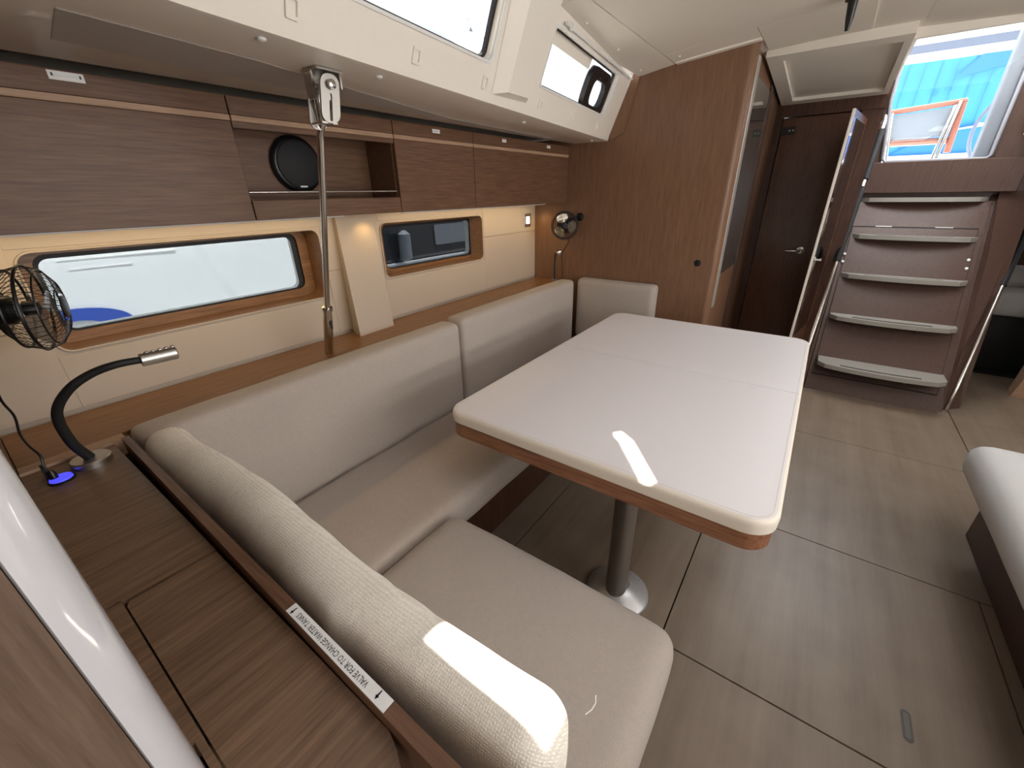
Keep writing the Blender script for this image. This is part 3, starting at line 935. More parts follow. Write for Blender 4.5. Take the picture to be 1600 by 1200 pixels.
# top board in two pieces round the hatch
top = B()
top.poly([(-0.034, 0.684, 0.785), (0.1145, 0.674, 0.785), (0.1145, 1.221, 0.785), (-0.034, 1.221, 0.785)], (0, 0, 0.025))
top.poly([(-0.009, 0.19, 0.785), (-0.0012, 0.19, 0.785), (-0.0022, 0.684, 0.785), (-0.034, 0.684, 0.785), (-0.034, 0.408, 0.785), (-0.009, 0.408, 0.785)], (0, 0, 0.025))
mk('top_board', top, M['wood_cab'], cab)
lid = [(0.004, 0.672), (0.000, 0.664), (0.001, 0.20), (0.086, 0.207), (0.100, 0.216), (0.108, 0.232), (0.1135, 0.25), (0.1135, 0.671)]
mk('hatch_lid', B().poly([(x, y, 0.787) for x, y in lid], (0, 0, 0.024)), M['wood_cab'], cab, label='lift-out hatch lid in the cabinet top')
fid = thing('fiddle_rail', 'brown wooden fiddle rail between cabinet top and coarse-weave bolster', 'rail', (0.124, 0.6, 0.33))
mk('rail', B().poly([(0.1075, -0.25, 0.60), (0.1245, -0.25, 0.60), (0.1400, 1.19, 0.60), (0.1265, 1.19, 0.60)], (0, 0, 0.232)), M['wood_y'], fid)
mk('backboard', B().box(0.141, 0.147, -0.05, 1.17, 0.33, 0.70), M['wood_dark'], fid)
lb = thing('label_strip', 'long white label reading valve for to change water tanks on the fiddle rail', 'label', (0.1235, 0.36, 0.832))
mk('strip', B().poly([(0.1152, 0.257, 0.832), (0.1296, 0.257, 0.832), (0.1315, 0.456, 0.832), (0.1178, 0.456, 0.832)], (0, 0, 0.0006)), M['label'], lb)
txt = text_b('VALVE FOR TO CHANGE WATER TANKS', 0.0099, (0.1235, 0.365, 0.8326), (0.0125, 1, 0), (-1, 0.0125, 0), 0.0003, 'CENTER', 0.80)
mk('lettering', txt, M['ink'], lb)
for yy in (0.275, 0.447):
    ar = B()
    ar.poly([(0.1205, yy - 0.0012, 0.8327), (0.1285, yy - 0.0006, 0.8327), (0.1285, yy + 0.0006, 0.8327), (0.1205, yy + 0.0012, 0.8327)], (0, 0, 0.0003))
    ar.poly([(0.1185, yy, 0.8327), (0.1225, yy - 0.0024, 0.8327), (0.1225, yy + 0.0024, 0.8327)], (0, 0, 0.0003))
    mk('arrow_mark', ar, M['ink'], lb)

# sofa
sofa = thing('sofa', 'L-shaped built-in saloon sofa base with dark wooden front', 'sofa', (1.3, 1.0, 0.0))
mk('base', B().box(0.60, XB - 0.004, 0.862, 1.28, 0.0, 0.312), M['wood_dark'], sofa)
mk('base', B().box(0.15, 0.60, 0.10, 1.28, 0.0, 0.312), M['wood_dark'], sofa)
def cushion(name, label, dims, r, puff, wr, m, seed, seg=(20, 20, 8), group=None, piping=None):
    x0, x1, y0, y1, z0, z1 = dims
    t = thing(name, label, 'cushion', ((x0 + x1) / 2, (y0 + y1) / 2, z0), group)
    mk('cover', B().soft(x0, x1, y0, y1, z0, z1, r, seg, puff, wr, seed), m, t, True)
    return t
cushion('seat_cushion', 'long beige seat cushion along the hull, running under the table edge', (0.30, XB - 0.008, 0.739, 1.166, 0.328, 0.450), 0.028, (0.0, 0.008, 0.010), 0.0015, M['fab'], 1, (40, 18, 8))
cushion('seat_cushion', 'short beige seat cushion in the foreground right of the coarse bolster', (0.284, 0.680, 0.055, 0.721, 0.328, 0.452), 0.040, (0.012, 0.008, 0.012), 0.001, M['fab'], 2, (24, 24, 10))
cushion('back_cushion', 'long grey-beige backrest cushion nearest the camera on the hull side', (0.150, 1.262, 1.182, 1.288, 0.328, 0.819), 0.026, (0.0, 0.006, 0.003), 0.0008, M['fab'], 3, (40, 8, 16), 'backrest cushions on the hull side')
cushion('back_cushion', 'shorter grey-beige backrest cushion on the hull side next to the bulkhead', (1.272, 2.318, 1.182, 1.288, 0.328, 0.829), 0.026, (0.0, 0.006, 0.003), 0.0008, M['fab'], 4, (36, 8, 16), 'backrest cushions on the hull side')
cushion('end_cushion', 'small square beige cushion standing against the aft bulkhead', (2.322, XB - 0.004, 0.690, 1.176, 0.463, 0.838), 0.026, (0.008, 0.0, 0.0), 0.0008, M['fab'], 6, (8, 20, 16))
bo = thing('bolster', 'coarse-weave cream bolster backrest in the foreground beside the fiddle rail', 'cushion', (0.2, 0.6, 0.45))
bob = B().soft(0.153, 0.241, 0.095, 1.172, 0.330, 0.838, 0.040, (12, 56, 18), (0.004, 0.0, 0.006), 0.0022, 7)
for q in bob.v:                 # gentle pinch and sag along its length
    q.x += 0.006 * sin(q.y * 9.0 + 1.0) * (1 if q.z > 0.6 else 0) - 0.008 * math.exp(-((q.y - 0.405) / 0.02) ** 2) * (1 if q.x < 0.2 else -0.4)
    q.z -= 0.003 * math.exp(-((q.y - 0.30) / 0.015) ** 2)
mk('cover', bob, M['fab_coarse'], bo, True)
mk('loose_thread', B().tube([(0.255, 0.092, 0.790), (0.262, 0.088, 0.792), (0.268, 0.086, 0.798), (0.271, 0.088, 0.806)], 0.0007, 5), M['white'], bo, True, label='white loose thread')

# ================================================================== TABLE
tb = thing('saloon_table', 'rectangular saloon table with walnut edge on silver pedestal', 'table', (1.45, 0.38, 0.0))
mk('table_top', B().plate(rrect(0.785, 2.130, -0.058, 0.820, 0.055, 6), [], (0, 0, 0.640), (1, 0, 0), (0, 1, 0), 0.042), M['wood_table'], tb, label='walnut table board')
for x in (1.035, 1.80):
    mk('pedestal', B().tube([(x, 0.31, 0.03), (x, 0.31, 0.640)], 0.036, 28), M['alu'], tb, True)
    mk('foot', B().lathe((x + 0.02, 0.31, 0.0), (0, 0, 1), [(0, 0.108), (0.008, 0.108), (0.016, 0.100), (0.030, 0.060), (0.045, 0.045), (0.05, 0.040)], 32), M['silver'], tb, True)
    for a in (-0.6, 1.5, 3.6):
        mk('bolt', B().lathe((x + 0.02 + 0.088 * cos(a), 0.31 + 0.088 * sin(a), 0.016), (0, 0, 1), [(0, 0.006), (0.003, 0.005)], 10), M['black'], tb, True)
tcv = thing('table_cover', 'white vinyl fitted cover with a centre fold lying over the table', 'table cover', (1.45, 0.38, 0.683))
def cover_half(x0, x1, name):
    full = rrect(0.780, 2.135, -0.064, 0.826, 0.062, 8)
    n_ = 40
    b = B()
    return b
outl = rrect(0.780, 2.135, -0.064, 0.826, 0.062, 8)
def inset(d):
    return rrect(0.780 + d, 2.135 - d, -0.064 + d, 0.826 - d, max(0.062 - d, 0.01), 8)
# profile: hem bottom, side, rounded shoulder, top; drawn as stacked outlines
prof = [(0.006, 0.683), (0.001, 0.686), (0.000, 0.706), (0.001, 0.713), (0.003, 0.7175), (0.006, 0.7195), (0.0085, 0.7203)]
tv, tf = [], []
for d, z in prof:
    lp_ = inset(d)
    for i, q in enumerate(lp_):
        s_ = 0.0022 * sin(q[0] * 21 + q[1] * 13) if z < 0.70 else 0
        tv.append(V((q[0], q[1], z + s_)))
n_ = len(outl)
for i in range(len(prof) - 1):
    for j in range(n_):
        j2 = (j + 1) % n_
        tf.append((i * n_ + j, i * n_ + j2, (i + 1) * n_ + j2, (i + 1) * n_ + j))
mk('hem', B().add(tv, tf), M['vinyl_side'], tcv, True, label='cream side hem of the cover')
# top surface in two halves meeting in a shallow fold
XF = 1.492
tp = inset(0.008)
def clip(poly, x, keep_less):
    out = []
    for i in range(len(poly)):
        a, b_ = poly[i], poly[(i + 1) % len(poly)]
        ia = (a[0] <= x) == keep_less
        ib = (b_[0] <= x) == keep_less
        if ia: out.append(a)
        if ia != ib:
            t = (x - a[0]) / (b_[0] - a[0])
            out.append((x, a[1] + (b_[1] - a[1]) * t))
    return out
for less in (True, False):
    pl = clip(tp, XF + (-0.0016 if less else 0.0016), less)
    mk('top_half', B().poly([(x, y, 0.7150) for x, y in pl], (0, 0, 0.0057)), M['vinyl'], tcv, False, label='white top half of the cover')
mk('fold', B().box(XF - 0.003, XF + 0.003, -0.048, 0.81, 0.7140, 0.7190), M['vinyl'], tcv)
mk('stitching', B().tube([(x, y, 0.7206) for x, y in inset(0.014)], 0.0006, 4, closed=True), M['thread'], tcv, label='row of cream stitching')

# ================================================================== LOCKERS
YL = 1.31
lk = thing('overhead_locker', 'long brown overhead locker carcass above the hull windows', 'cabinet', (1.2, 1.43, ZL))
cr = B()
cr.box(-0.034, XB, YL + 0.018, YW, ZL, ZL + 0.012)       # bottom
cr.box(-0.034, 0.597, YL + 0.018, YW, ZL + 0.012, 1.56)
cr.box(1.123, XB, YL + 0.018, YW, ZL + 0.012, 1.56)
cr.box(0.597, 1.123, 1.47, YW, ZL + 0.012, 1.56)          # niche back
cr.box(0.597, 1.123, YL + 0.018, 1.47, 1.505, 1.56)
cr.box(0.597, 1.123, YL + 0.018, 1.47, ZL + 0.012, 1.315)
cr.box(-0.034, XB, YL + 0.05, YW, 1.56, 1.568)
mk('carcass', cr, M['wood_x'], lk)
def locker_front(x0, x1, label=None):
    d = mk('door', B().box(x0, x1, YL, YL + 0.018, ZL - 0.002, 1.502, 0.0012, 1), M['wood_x'], lk, label=label)
    mk('inlay_strip', B().box(x0, x1, YL - 0.0015, YL + 0.017, 1.5025, 1.516, 0.001, 1), M['wood_light'], d, label='pale inlay strip')
    mk('upper_rail', B().box(x0, x1, YL, YL + 0.018, 1.5165, 1.558, 0.0012, 1), M['wood_x'], d)
locker_front(-0.034, 0.594)
locker_front(1.126, 1.556)
locker_front(1.559, XB - 0.001)
mk('niche_frame', B().box(0.597, 1.123, YL, YL + 0.018, ZL - 0.002, 1.314, 0.0012, 1), M['wood_x'], lk)
f2_ = mk('niche_frame', B().box(0.597, 1.123, YL, YL + 0.018, 1.5165, 1.558, 0.0012, 1), M['wood_x'], lk)
mk('inlay_strip', B().box(0.597, 1.123, YL - 0.0015, YL + 0.017, 1.5025, 1.516, 0.001, 1), M['wood_light'], f2_)
mk('niche_frame', B().box(0.597, 1.123, YL + 0.002, YL + 0.018, 1.488, 1.502), M['wood_x'], lk)
mk('retaining_rod', B().tube([(0.598, YL + 0.012, 1.335), (1.122, YL + 0.012, 1.335)], 0.004, 10), M['steel'], lk, True, label='thin steel retaining rod across the open niche')
# labels on the lockers
def small_label(x0, x1, z0, z1, label, marks):
    t = thing('label_sticker', label, 'label', ((x0 + x1) / 2, YL, z0), 'stickers on the locker fronts')
    mk('sticker', B().box(x0, x1, YL - 0.0012, YL - 0.0001, z0, z1), M['label'], t)
    if marks:
        for xx in (x0 + 0.006, x1 - 0.006):
            a = B()
            a.poly([(xx - 0.0015, YL - 0.0014, z0 + 0.006), (xx + 0.0015, YL - 0.0014, z0 + 0.006), (xx + 0.0015, YL - 0.0014, z1 - 0.004), (xx - 0.0015, YL - 0.0014, z1 - 0.004)], (0, -0.0003, 0))
            mk('printed_mark', a, M['ink'], t)
    a = B()
    n_ = max(3, int((x1 - x0 - 0.016) / 0.0028))
    rn = random.Random(int(x0 * 1000))
    for k in range(n_):
        xx = x0 + 0.008 + (x1 - x0 - 0.018) * k / n_
        hh = (z1 - z0) * rn.uniform(0.22, 0.34)
        zc = (z0 + z1) / 2
        a.poly([(xx, YL - 0.0014, zc - hh / 2), (xx + 0.0014, YL - 0.0014, zc - hh / 2), (xx + 0.0014, YL - 0.0014, zc + hh / 2), (xx, YL - 0.0014, zc + hh / 2)], (0, -0.0002, 0))
    mk('print', a, M['silver'], t)
small_label(0.276, 0.330, 1.540, 1.5555, 'widest white printed sticker on the locker, left edge of photo', True)
small_label(1.318, 1.358, 1.536, 1.549, 'middle-sized white sticker on the locker just right of the speaker niche', False)
small_label(1.765, 1.797, 1.536, 1.549, 'small white sticker on the locker between two others, third from left', False)
small_label(2.165, 2.200, 1.536, 1.549, 'small white sticker on the locker nearest the aft bulkhead', False)
# speaker
sp = thing('speaker', 'round black loudspeaker on the back of the open locker niche', 'speaker', (0.845, 1.469, 1.40))
C0 = V((0.835, 1.469, 1.418))
mk('rim', B().lathe(C0, (0, -1, 0), [(0, 0.084), (0.010, 0.084), (0.016, 0.078), (0.018, 0.072)], 36), M['black'], sp, True)
mk('grille', B().lathe(C0 + V((0, -0.012, 0)), (0, -1, 0), [(0, 0.074), (0.010, 0.070), (0.018, 0.045), (0.020, 0.0)], 36), M['black_soft'], sp, True)
mk('badge', B().box(0.823, 0.847, 1.4445, 1.447, 1.350, 1.355), M['white'], sp, label='tiny white badge')
# LED strips beneath the lockers
def led(x0, x1, label):
    t = thing('strip_light', label, 'light', ((x0 + x1) / 2, 1.405, ZL - 0.006), 'warm strip lights under the locker')
    mk('diffuser', B().box(x0, x1, 1.402, 1.410, ZL - 0.0052, ZL - 0.0022), M['led_warm'], t, label='glowing warm strip')
    mk('housing', B().box(x0 - 0.004, x1 + 0.004, 1.397, 1.402, ZL - 0.010, ZL - 0.0022), M['white'], t)
led(0.0, 0.93, 'warm strip light under the locker above the longer hull window')
led(1.20, 2.30, 'warm strip light under the locker above the shorter hull window')
for x0, x1, e in ((0.0, 0.93, 0.8), (1.2, 2.3, 0.95)):
    lamp('led_glow', 'AREA', ((x0 + x1) / 2, 1.410, ZL - 0.012), e, (1.0, 0.74, 0.38), (0, 0.35, -1), x1 - x0, 0.012)
for i, (x, y, e) in enumerate(((1.085, 1.46, 0.6), (2.34, 1.44, 1.0))):
    t = thing('downlight', ('small warm downlight under the locker above the cream pillar', 'small warm downlight under the locker in the bulkhead corner')[i], 'light', (x, y, ZL - 0.004), 'downlights under the locker')
    mk('bezel', B().lathe((x, y, ZL - 0.0005), (0, 0, -1), [(0, 0.018), (0.003, 0.018), (0.004, 0.014)], 20), M['steel'], t, True)
    mk('bulb', B().lathe((x, y, ZL - 0.0045), (0, 0, -1), [(0, 0.012), (0.001, 0.011)], 16), M['led_warm'], t, True)
    lamp('downlight_glow', 'SPOT', (x, y, ZL - 0.008), e, (1.0, 0.66, 0.26), (0.0, 0.12, -1), spot_size=radians(120), spot_blend=0.8, shadow_soft_size=0.012)

# cream wedge pillar between the hull windows
pw = B()
v8 = [(0.975, YW, ZS - 0.01), (1.125, YW, ZS - 0.01), (1.14, YW, ZL), (0.975, YW, ZL), (0.943, 1.443, ZS - 0.01), (1.120, 1.449, ZS - 0.01), (1.142, YW - 0.022, ZL), (0.972, YW - 0.022, ZL)]
pw.add(v8, [(0, 1, 2, 3), (4, 7, 6, 5), (0, 4, 5, 1), (1, 5, 6, 2), (2, 6, 7, 3), (3, 7, 4, 0)])
single('wall_pillar', pw, M['cream'], 'cream wedge-shaped pillar cover between the two hull windows', 'pillar', (1.05, 1.5, ZS - 0.01))
# socket with lit switch
sk = thing('wall_switch', 'small steel switch plate with lit white rocker on the cream lining', 'switch', (2.313, YW, 1.13))
mk('plate', B().box(2.275, 2.352, YW - 0.010, YW - 0.0035, 1.128, 1.203, 0.002, 1), M['brushed'], sk)
mk('rocker', B().box(2.295, 2.332, YW - 0.013, YW - 0.010, 1.145, 1.187, 0.002, 1), M['lamp_white'], sk, label='lit white rocker')

# chainplate rod with its bracket
pole = thing('tie_rod', 'polished steel tie rod from deck bracket to shelf in front of the locker', 'rod', (0.758, 1.37, ZS))
b0, b1 = V((0.758, 1.375, 0.8035)), V((0.640, 0.985, 1.485))
dv = (b1 - b0)
mk('rod', B().tube([b0 + dv * 0.2, b0 + dv * 0.93, b0 + dv * 0.955, b0 + dv * 0.975 + V((-0.002, -0.012, 0.0)), b1 + V((-0.004, -0.010, 0.03))], [0.0088, 0.0088, 0.0082, 0.0078, 0.0078], 16), M['steel'], pole, True)
mk('turnbuckle', B().lathe(b0, dv, [(0, 0.0155), (0.10, 0.0155), (0.16, 0.0155), (0.205, 0.0135), (0.208, 0.0165), (0.216, 0.0165), (0.218, 0.010)], 20), M['steel'], pole, True)
sl = b0 + dv.normalized() * 0.165
mk('slot', B().box(sl.x - 0.004, sl.x + 0.004, sl.y - 0.0158, sl.y - 0.012, sl.z - 0.03, sl.z + 0.01), M['black'], pole)
mk('deck_bracket', B().box(0.620, 0.682, 0.935, 0.995, 1.563, 1.568, 0.001, 1).box(0.622, 0.626, 0.962, 0.990, 1.515, 1.563).box(0.676, 0.680, 0.94, 0.990, 1.535, 1.563).box(0.626, 0.676, 0.984, 0.988, 1.52, 1.563), M['steel'], pole)
tg = B().plate(rrect(-0.0225, 0.0225, -0.092, 0.0, 0.019, 6), [rrect(-0.0035, 0.0035, -0.089, -0.036, 0.0032, 5)], (0.654, 0.942, 1.560), (1, 0, 0.0), (0.16, 0.0, 1), -0.005)
mk('toggle_plate', tg, M['brushed'], pole, True, label='flat slotted toggle plate')
tg = B().plate(rrect(-0.0225, 0.0225, -0.100, 0.0, 0.019, 6), [], (0.650, 0.985, 1.558), (1, 0, 0.0), (0.16, 0.0, 1), -0.004)
mk('toggle_plate', tg, M['steel'], pole, True, label='rear toggle plate')
mk('bottom_web', B().box(0.617, 0.630, 0.943, 0.987, 1.466, 1.470).box(0.643, 0.655, 0.943, 0.987, 1.466, 1.470), M['steel'], pole)
mk('clevis_pin', B().lathe((0.651, 0.937, 1.540), (0, -1, 0), [(0, 0.0095), (0.003, 0.0095), (0.005, 0.007)], 20), M['steel'], pole, True)
mk('clevis_pin', B().tube([(0.651, 0.938, 1.540), (0.651, 0.990, 1.540)], 0.006, 12), M['steel'], pole, True)

# ================================================================== LAMPS, FANS
# gooseneck reading lamp
gl_ = thing('reading_lamp', 'gooseneck reading lamp with steel head on the foreground cabinet', 'lamp', (0.066, 1.165, ZS))
bx, by = 0.066, 1.165
mk('base', B().lathe((bx, by, ZS), (0, 0, 1), [(0, 0.034), (0.012, 0.034), (0.015, 0.031), (0.015, 0.012)], 32), M['brushed'], gl_, True)
ctrl = [V((bx, by, ZS + 0.015)), V((0.052, 1.150, 0.875)), V((0.052, 1.130, 0.945)), V((0.078, 1.110, 0.990)), V((0.115, 1.095, 1.015)), V((0.155, 1.08, 1.026)), V((0.198, 1.075, 1.024))]
def spline(c, n_=8):
    out = []
    for i in range(len(c) - 1):
        p0, p1, p2, p3 = c[max(i - 1, 0)], c[i], c[i + 1], c[min(i + 2, len(c) - 1)]
        for k in range(n_):
            t = k / n_
            out.append(0.5 * ((2 * p1) + (p2 - p0) * t + (2 * p0 - 5 * p1 + 4 * p2 - p3) * t * t + (3 * p1 - p0 - 3 * p2 + p3) * t ** 3))
    out.append(c[-1])
    return out
sp_ = spline(ctrl)
mk('gooseneck', B().tube(sp_, [0.0095 - 0.0025 * i / len(sp_) for i in range(len(sp_))], 14), M['rubber'], gl_, True, label='black flexible neck')
hd = B().lathe(ctrl[-1] + V((-0.006, 0.0, 0)), (1, -0.05, -0.02), [(0, 0.010), (0.001, 0.0135), (0.060, 0.0138), (0.062, 0.012), (0.055, 0.011)], 28)
mk('head', hd, M['brushed'], gl_, True, label='ribbed steel lamp head')
for k in range(5):
    c = ctrl[-1] + V((0.004 + 0.011 * k, -0.0005 * k, 0.0125))
    mk('knurl', B().lathe(c, (1, -0.05, -0.02), [(0, 0.002), (0.002, 0.0032), (0.006, 0.0032), (0.008, 0.002)], 10), M['brushed'], gl_, True)

# lamp and cables by the far bulkhead
gl2 = thing('reading_lamp', 'small gooseneck reading lamp standing up on the shelf by the bulkhead fan', 'lamp', (2.36, 1.36, ZS))
mk('gooseneck', B().tube(spline([V((2.36, 1.352, 0.80)), V((2.36, 1.354, 0.87)), V((2.36, 1.352, 0.955)), V((2.352, 1.338, 0.979))]), 0.006, 10), M['rubber'], gl2, True, label='black flexible neck')
mk('head', B().lathe((2.353, 1.334, 0.981), (-0.5, -0.8, -0.1), [(-0.012, 0.010), (0, 0.014), (0.035, 0.014), (0.036, 0.011)], 20), M['steel'], gl2, True)
mk('base', B().lathe((2.36, 1.352, 0.80), (0, 0, 1), [(0, 0.026), (0.010, 0.026), (0.012, 0.02)], 20), M['brushed'], gl2, True)


def fan(label, C, axis, R, mount, cage_n, cable, warm):
    a = V(axis).normalized()
    u = (V((0, 0, 1)) - a * a.z).normalized()
    v = a.cross(u)
    t = thing('fan', label, 'fan', C)
    C = V(C)
    P = lambda h, r, th: C + a * h + (u * cos(th) + v * sin(th)) * r
    wr = R * 0.009
    # wire cage: front and rear domes
    cg = B()
    for k in range(cage_n):
        th = 2 * pi * k / cage_n
        pf_ = [P(0.50 * R * cos(e), R * (0.28 + 0.72 * sin(e)), th) for e in [radians(q) for q in (5, 30, 60, 90)]]
        pr_ = [P(-0.62 * R * cos(e), R * (0.22 + 0.78 * sin(e)), th) for e in [radians(q) for q in (90, 60, 30, 5)]]
        cg.tube(pf_ + pr_[1:], wr, 4, cap=False)
    mk('cage', cg, M['black'], t, True, label='black wire cage')
    for h, r_, w_ in ((0.0, 1.0, 0.035), (0.25, 0.90, 0.018), (-0.31, 0.90, 0.03), (0.47, 0.45, 0.014), (-0.55, 0.5, 0.014)):
        mk('hoop', B().tube([P(h * R, r_ * R, 2 * pi * k / 36) for k in range(36)], R * w_, 6, closed=True), M['black'], t, True)
    # blades
    for k in range(3):
        th0 = 2 * pi * k / 3 + 0.35
        b = B(); vs, fs = [], []
        nr, na = 6, 6
        for i in range(nr + 1):
            r_ = R * (0.16 + 0.70 * i / nr)
            wid = radians(22 + 62 * sin(pi * min(1, (i / nr) * 0.75 + 0.1)))
            for j in range(na + 1):
                s_ = j / na - 0.5
                vs.append(P(R * (0.22 * s_ + 0.04), r_, th0 + wid * s_))
        for i in range(nr):
            for j in range(na):
                q = i * (na + 1) + j
                fs.append((q, q + 1, q + na + 2, q + na + 1))
        b.add(vs, fs)
        b.add([q - a * R * 0.015 for q in vs], [f[::-1] for f in fs])
        mk('blade', b, warm, t, True, label='smoky translucent fan blade')
    mk('hub', B().lathe(C + a * R * 0.12, -a, [(0, 0.02 * R), (0.04 * R, 0.14 * R), (0.2 * R, 0.19 * R), (0.30 * R, 0.19 * R)], 20), M['black'], t, True)
    mk('motor', B().lathe(C - a * R * 0.28, -a, [(0, 0.24 * R), (0.10 * R, 0.34 * R), (0.50 * R, 0.34 * R), (0.66 * R, 0.24 * R), (0.72 * R, 0.05)], 24), M['black'], t, True)
    mk('front_badge', B().lathe(C + a * R * 0.49, a, [(0, 0.27 * R), (0.03 * R, 0.27 * R), (0.05 * R, 0.2 * R)], 20), M['black'], t, True)
    Mo = V(mount[0]); Mn = V(mount[1])
    mk('arm', B().tube(spline([C - a * R * 0.7, (C - a * R * 0.9 + Mo) / 2 + V((0, 0, 0.012)), Mo]), R * 0.10, 10), M['black'], t, True)
    mk('wall_bracket', B().lathe(Mo, Mn, [(-0.004, R * 0.30), (0.006, R * 0.30), (0.012, R * 0.16)], 18), M['black'], t, True)
    mk('cable', B().tube(spline([V(q) for q in cable]), 0.0022, 6), M['black'], t, True)
    return t
m_bl, nn_, ll_, pb_ = mat('smoky_blade')
pb_.inputs['Base Color'].default_value = (0.20, 0.15, 0.11, 1)
pb_.inputs['Roughness'].default_value = 0.12
pb_.inputs['Alpha'].default_value = 0.6
pb_.inputs['Coat Weight'].default_value = 0.5
M['chrome_blade'] = plain('bright_fan_blade', (0.50, 0.45, 0.36), 0.2, 0.7)
fan('caged cabin fan at the left photo edge before the longer hull window', (0.110, 1.330, 1.115), (0.93, -0.34, -0.06), 0.088, ((-0.004, 1.37, 1.13), (1, 0, 0)), 44,
    [(0.045, 1.375, 1.07), (0.01, 1.36, 1.0), (-0.001, 1.30, 0.955), (0.003, 1.27, 0.922), (-0.003, 1.24, 0.893), (-0.001, 1.20, 0.877), (0.005, 1.17, 0.862), (0.002, 1.16, 0.840), (0.003, 1.148, 0.818)], m_bl)
fan('small caged cabin fan mounted on the aft bulkhead above the shelf', (2.315, 1.268, 1.140), (-0.90, -0.44, 0.02), 0.078, ((2.408, 1.215, 1.185), (-1, 0, 0)), 48,
    [(2.37, 1.275, 1.08), (2.385, 1.274, 1.041), (2.385, 1.316, 0.974), (2.392, 1.324, 0.935), (2.395, 1.318, 0.87), (2.395, 1.312, 0.81)], M['chrome_blade'])
# blue-lit charging socket
us = thing('charging_socket', 'small round socket glowing blue on the foreground cabinet with a cable', 'socket', (0.008, 1.140, ZS))
mk('plate', B().lathe((0.014, 1.138, ZS), (0, 0, 1), [(0, 0.021), (0.003, 0.021), (0.004, 0.019)], 24), M['black'], us, True)
mk('glow_ring', B().lathe((0.014, 1.138, ZS + 0.004), (0, 0, 1), [(0, 0.018), (0.003, 0.017), (0.004, 0.012)], 24), M['led_blue'], us, True, label='glowing blue ring')
mk('plug', B().lathe((0.006, 1.143, ZS + 0.006), (0, 0, 1), [(0, 0.007), (0.014, 0.006), (0.02, 0.003)], 12), M['black'], us, True)
mk('cover_flap', B().box(-0.004, 0.0, 1.150, 1.178, ZS, ZS + 0.03, 0.001, 1), M['black_soft'], us)
# black round catch in the bulkhead
single('door_catch', B().lathe((XB, 0.509, 0.966), (-1, 0, 0), [(0, 0.017), (0.004, 0.017), (0.005, 0.014)], 20), M['black'], 'round black button set in the aft bulkhead above the table', 'catch', (XB, 0.509, 0.966), smooth=True)
# blind rod above the window by the bulkhead
br = thing('blind_rod', 'thin white roller blind rod above the window beside the bulkhead', 'blind', (1.9, 0.87, 1.82))
ra, rb = side_pt(1.50, 1.822, -0.012), side_pt(2.36, 1.822, -0.012)
mk('rod', B().tube([ra, rb], 0.0055, 10), M['white'], br, True)
for t_ in (0.06, 0.55, 0.97):
    c = ra + (rb - ra) * t_
    mk('clip', B().lathe(c - V((0.008, 0.001, 0)), (1, 0.125, 0), [(0, 0.008), (0.003, 0.0095), (0.014, 0.0095), (0.017, 0.008)], 14), M['white'], br, True)
# black fitting on the ceiling
cf = thing('ceiling_strap', 'black strap fitting hanging from the headliner near the companionway', 'strap', (2.15, 0.09, 1.9))
mk('mount', B().box(2.09, 2.17, 0.075, 0.125, 1.895, 1.909, 0.003, 1), M['steel'], cf)
mk('strap', B().tube([(2.13, 0.10, 1.90), (2.145, 0.099, 1.875), (2.15, 0.098, 1.845), (2.158, 0.098, 1.812)], [0.016, 0.014, 0.012, 0.006], 10), M['black'], cf, True)

# starboard settee at the right edge
stt = thing('settee', 'light grey settee with dark wooden base at the right photo edge', 'sofa', (1.4, -1.0, 0.0))
mk('base', B().box(-0.2, 2.13, -1.35, -0.77, 0.0, 0.30, 0.006, 1), M['wood_ladder'], stt)
mk('seat_cushion', B().soft(-0.2, 2.15, -1.35, -0.655, 0.275, 0.420, 0.055, (30, 16, 10), (0, 0.004, 0.012), 0.001, 9), M['fab_grey'], stt, True, label='light grey seat cushion')
mk('backrest', B().soft(-0.2, 2.12, -1.50, -1.36, 0.30, 0.85, 0.04, (24, 6, 10), (0, 0.006, 0.0), 0.001, 10), M['fab_grey'], stt, True)

# ================================================================== OUTSIDE
# neighbouring white hull with blue ring emblem, seen through the long hull window
nb = thing('sailboat', 'white hull of the neighbouring boat with blue ring emblem outside the long window', 'boat', (0.2, 3.2, -0.6))
hb = B(); vs, fs = [], []
for i in range(13):
    x = -3.2 + i * 0.42
    for j in range(9):
        z = -0.9 + j * 0.36
        vs.append(V((x, 3.222 + 0.010 * (x - 0.4) ** 2 + 0.07 * (z - 0.7), z)))
for i in range(12):
    for j in range(8):
        q = i * 9 + j
        fs.append((q, q + 1, q + 10, q + 9))
hb.add(vs, fs)
mk('hull', hb, M['hull'], nb, True)
def arc(cx, cz_, r0, r1, a0, a1, y):
    n_ = 32
    o_ = [(cx + r1 * cos(a0 + (a1 - a0) * k / n_), y, cz_ + r1 * 0.42 * sin(a0 + (a1 - a0) * k / n_)) for k in range(n_ + 1)]
    i_ = [(cx + r0 * cos(a0 + (a1 - a0) * k / n_), y, cz_ + r0 * 0.36 * sin(a0 + (a1 - a0) * k / n_)) for k in range(n_ + 1)][::-1]
    return B().poly(o_ + i_, (0, -0.004, 0))
mk('ring_emblem', arc(0.36, 0.68, 0.135, 0.27, 0, pi, 3.217), M['blue_paint'], nb, label='blue half-ring emblem')
for z, xa, xb2 in ((1.035, 0.42, 0.95), (0.985, 0.45, 0.72), (1.10, 0.9, 1.3)):
    mk('rub_strip', B().box(xa, xb2, 3.2205 + 0.07 * (z - 0.7), 3.27, z, z + 0.006), M['white'], nb)
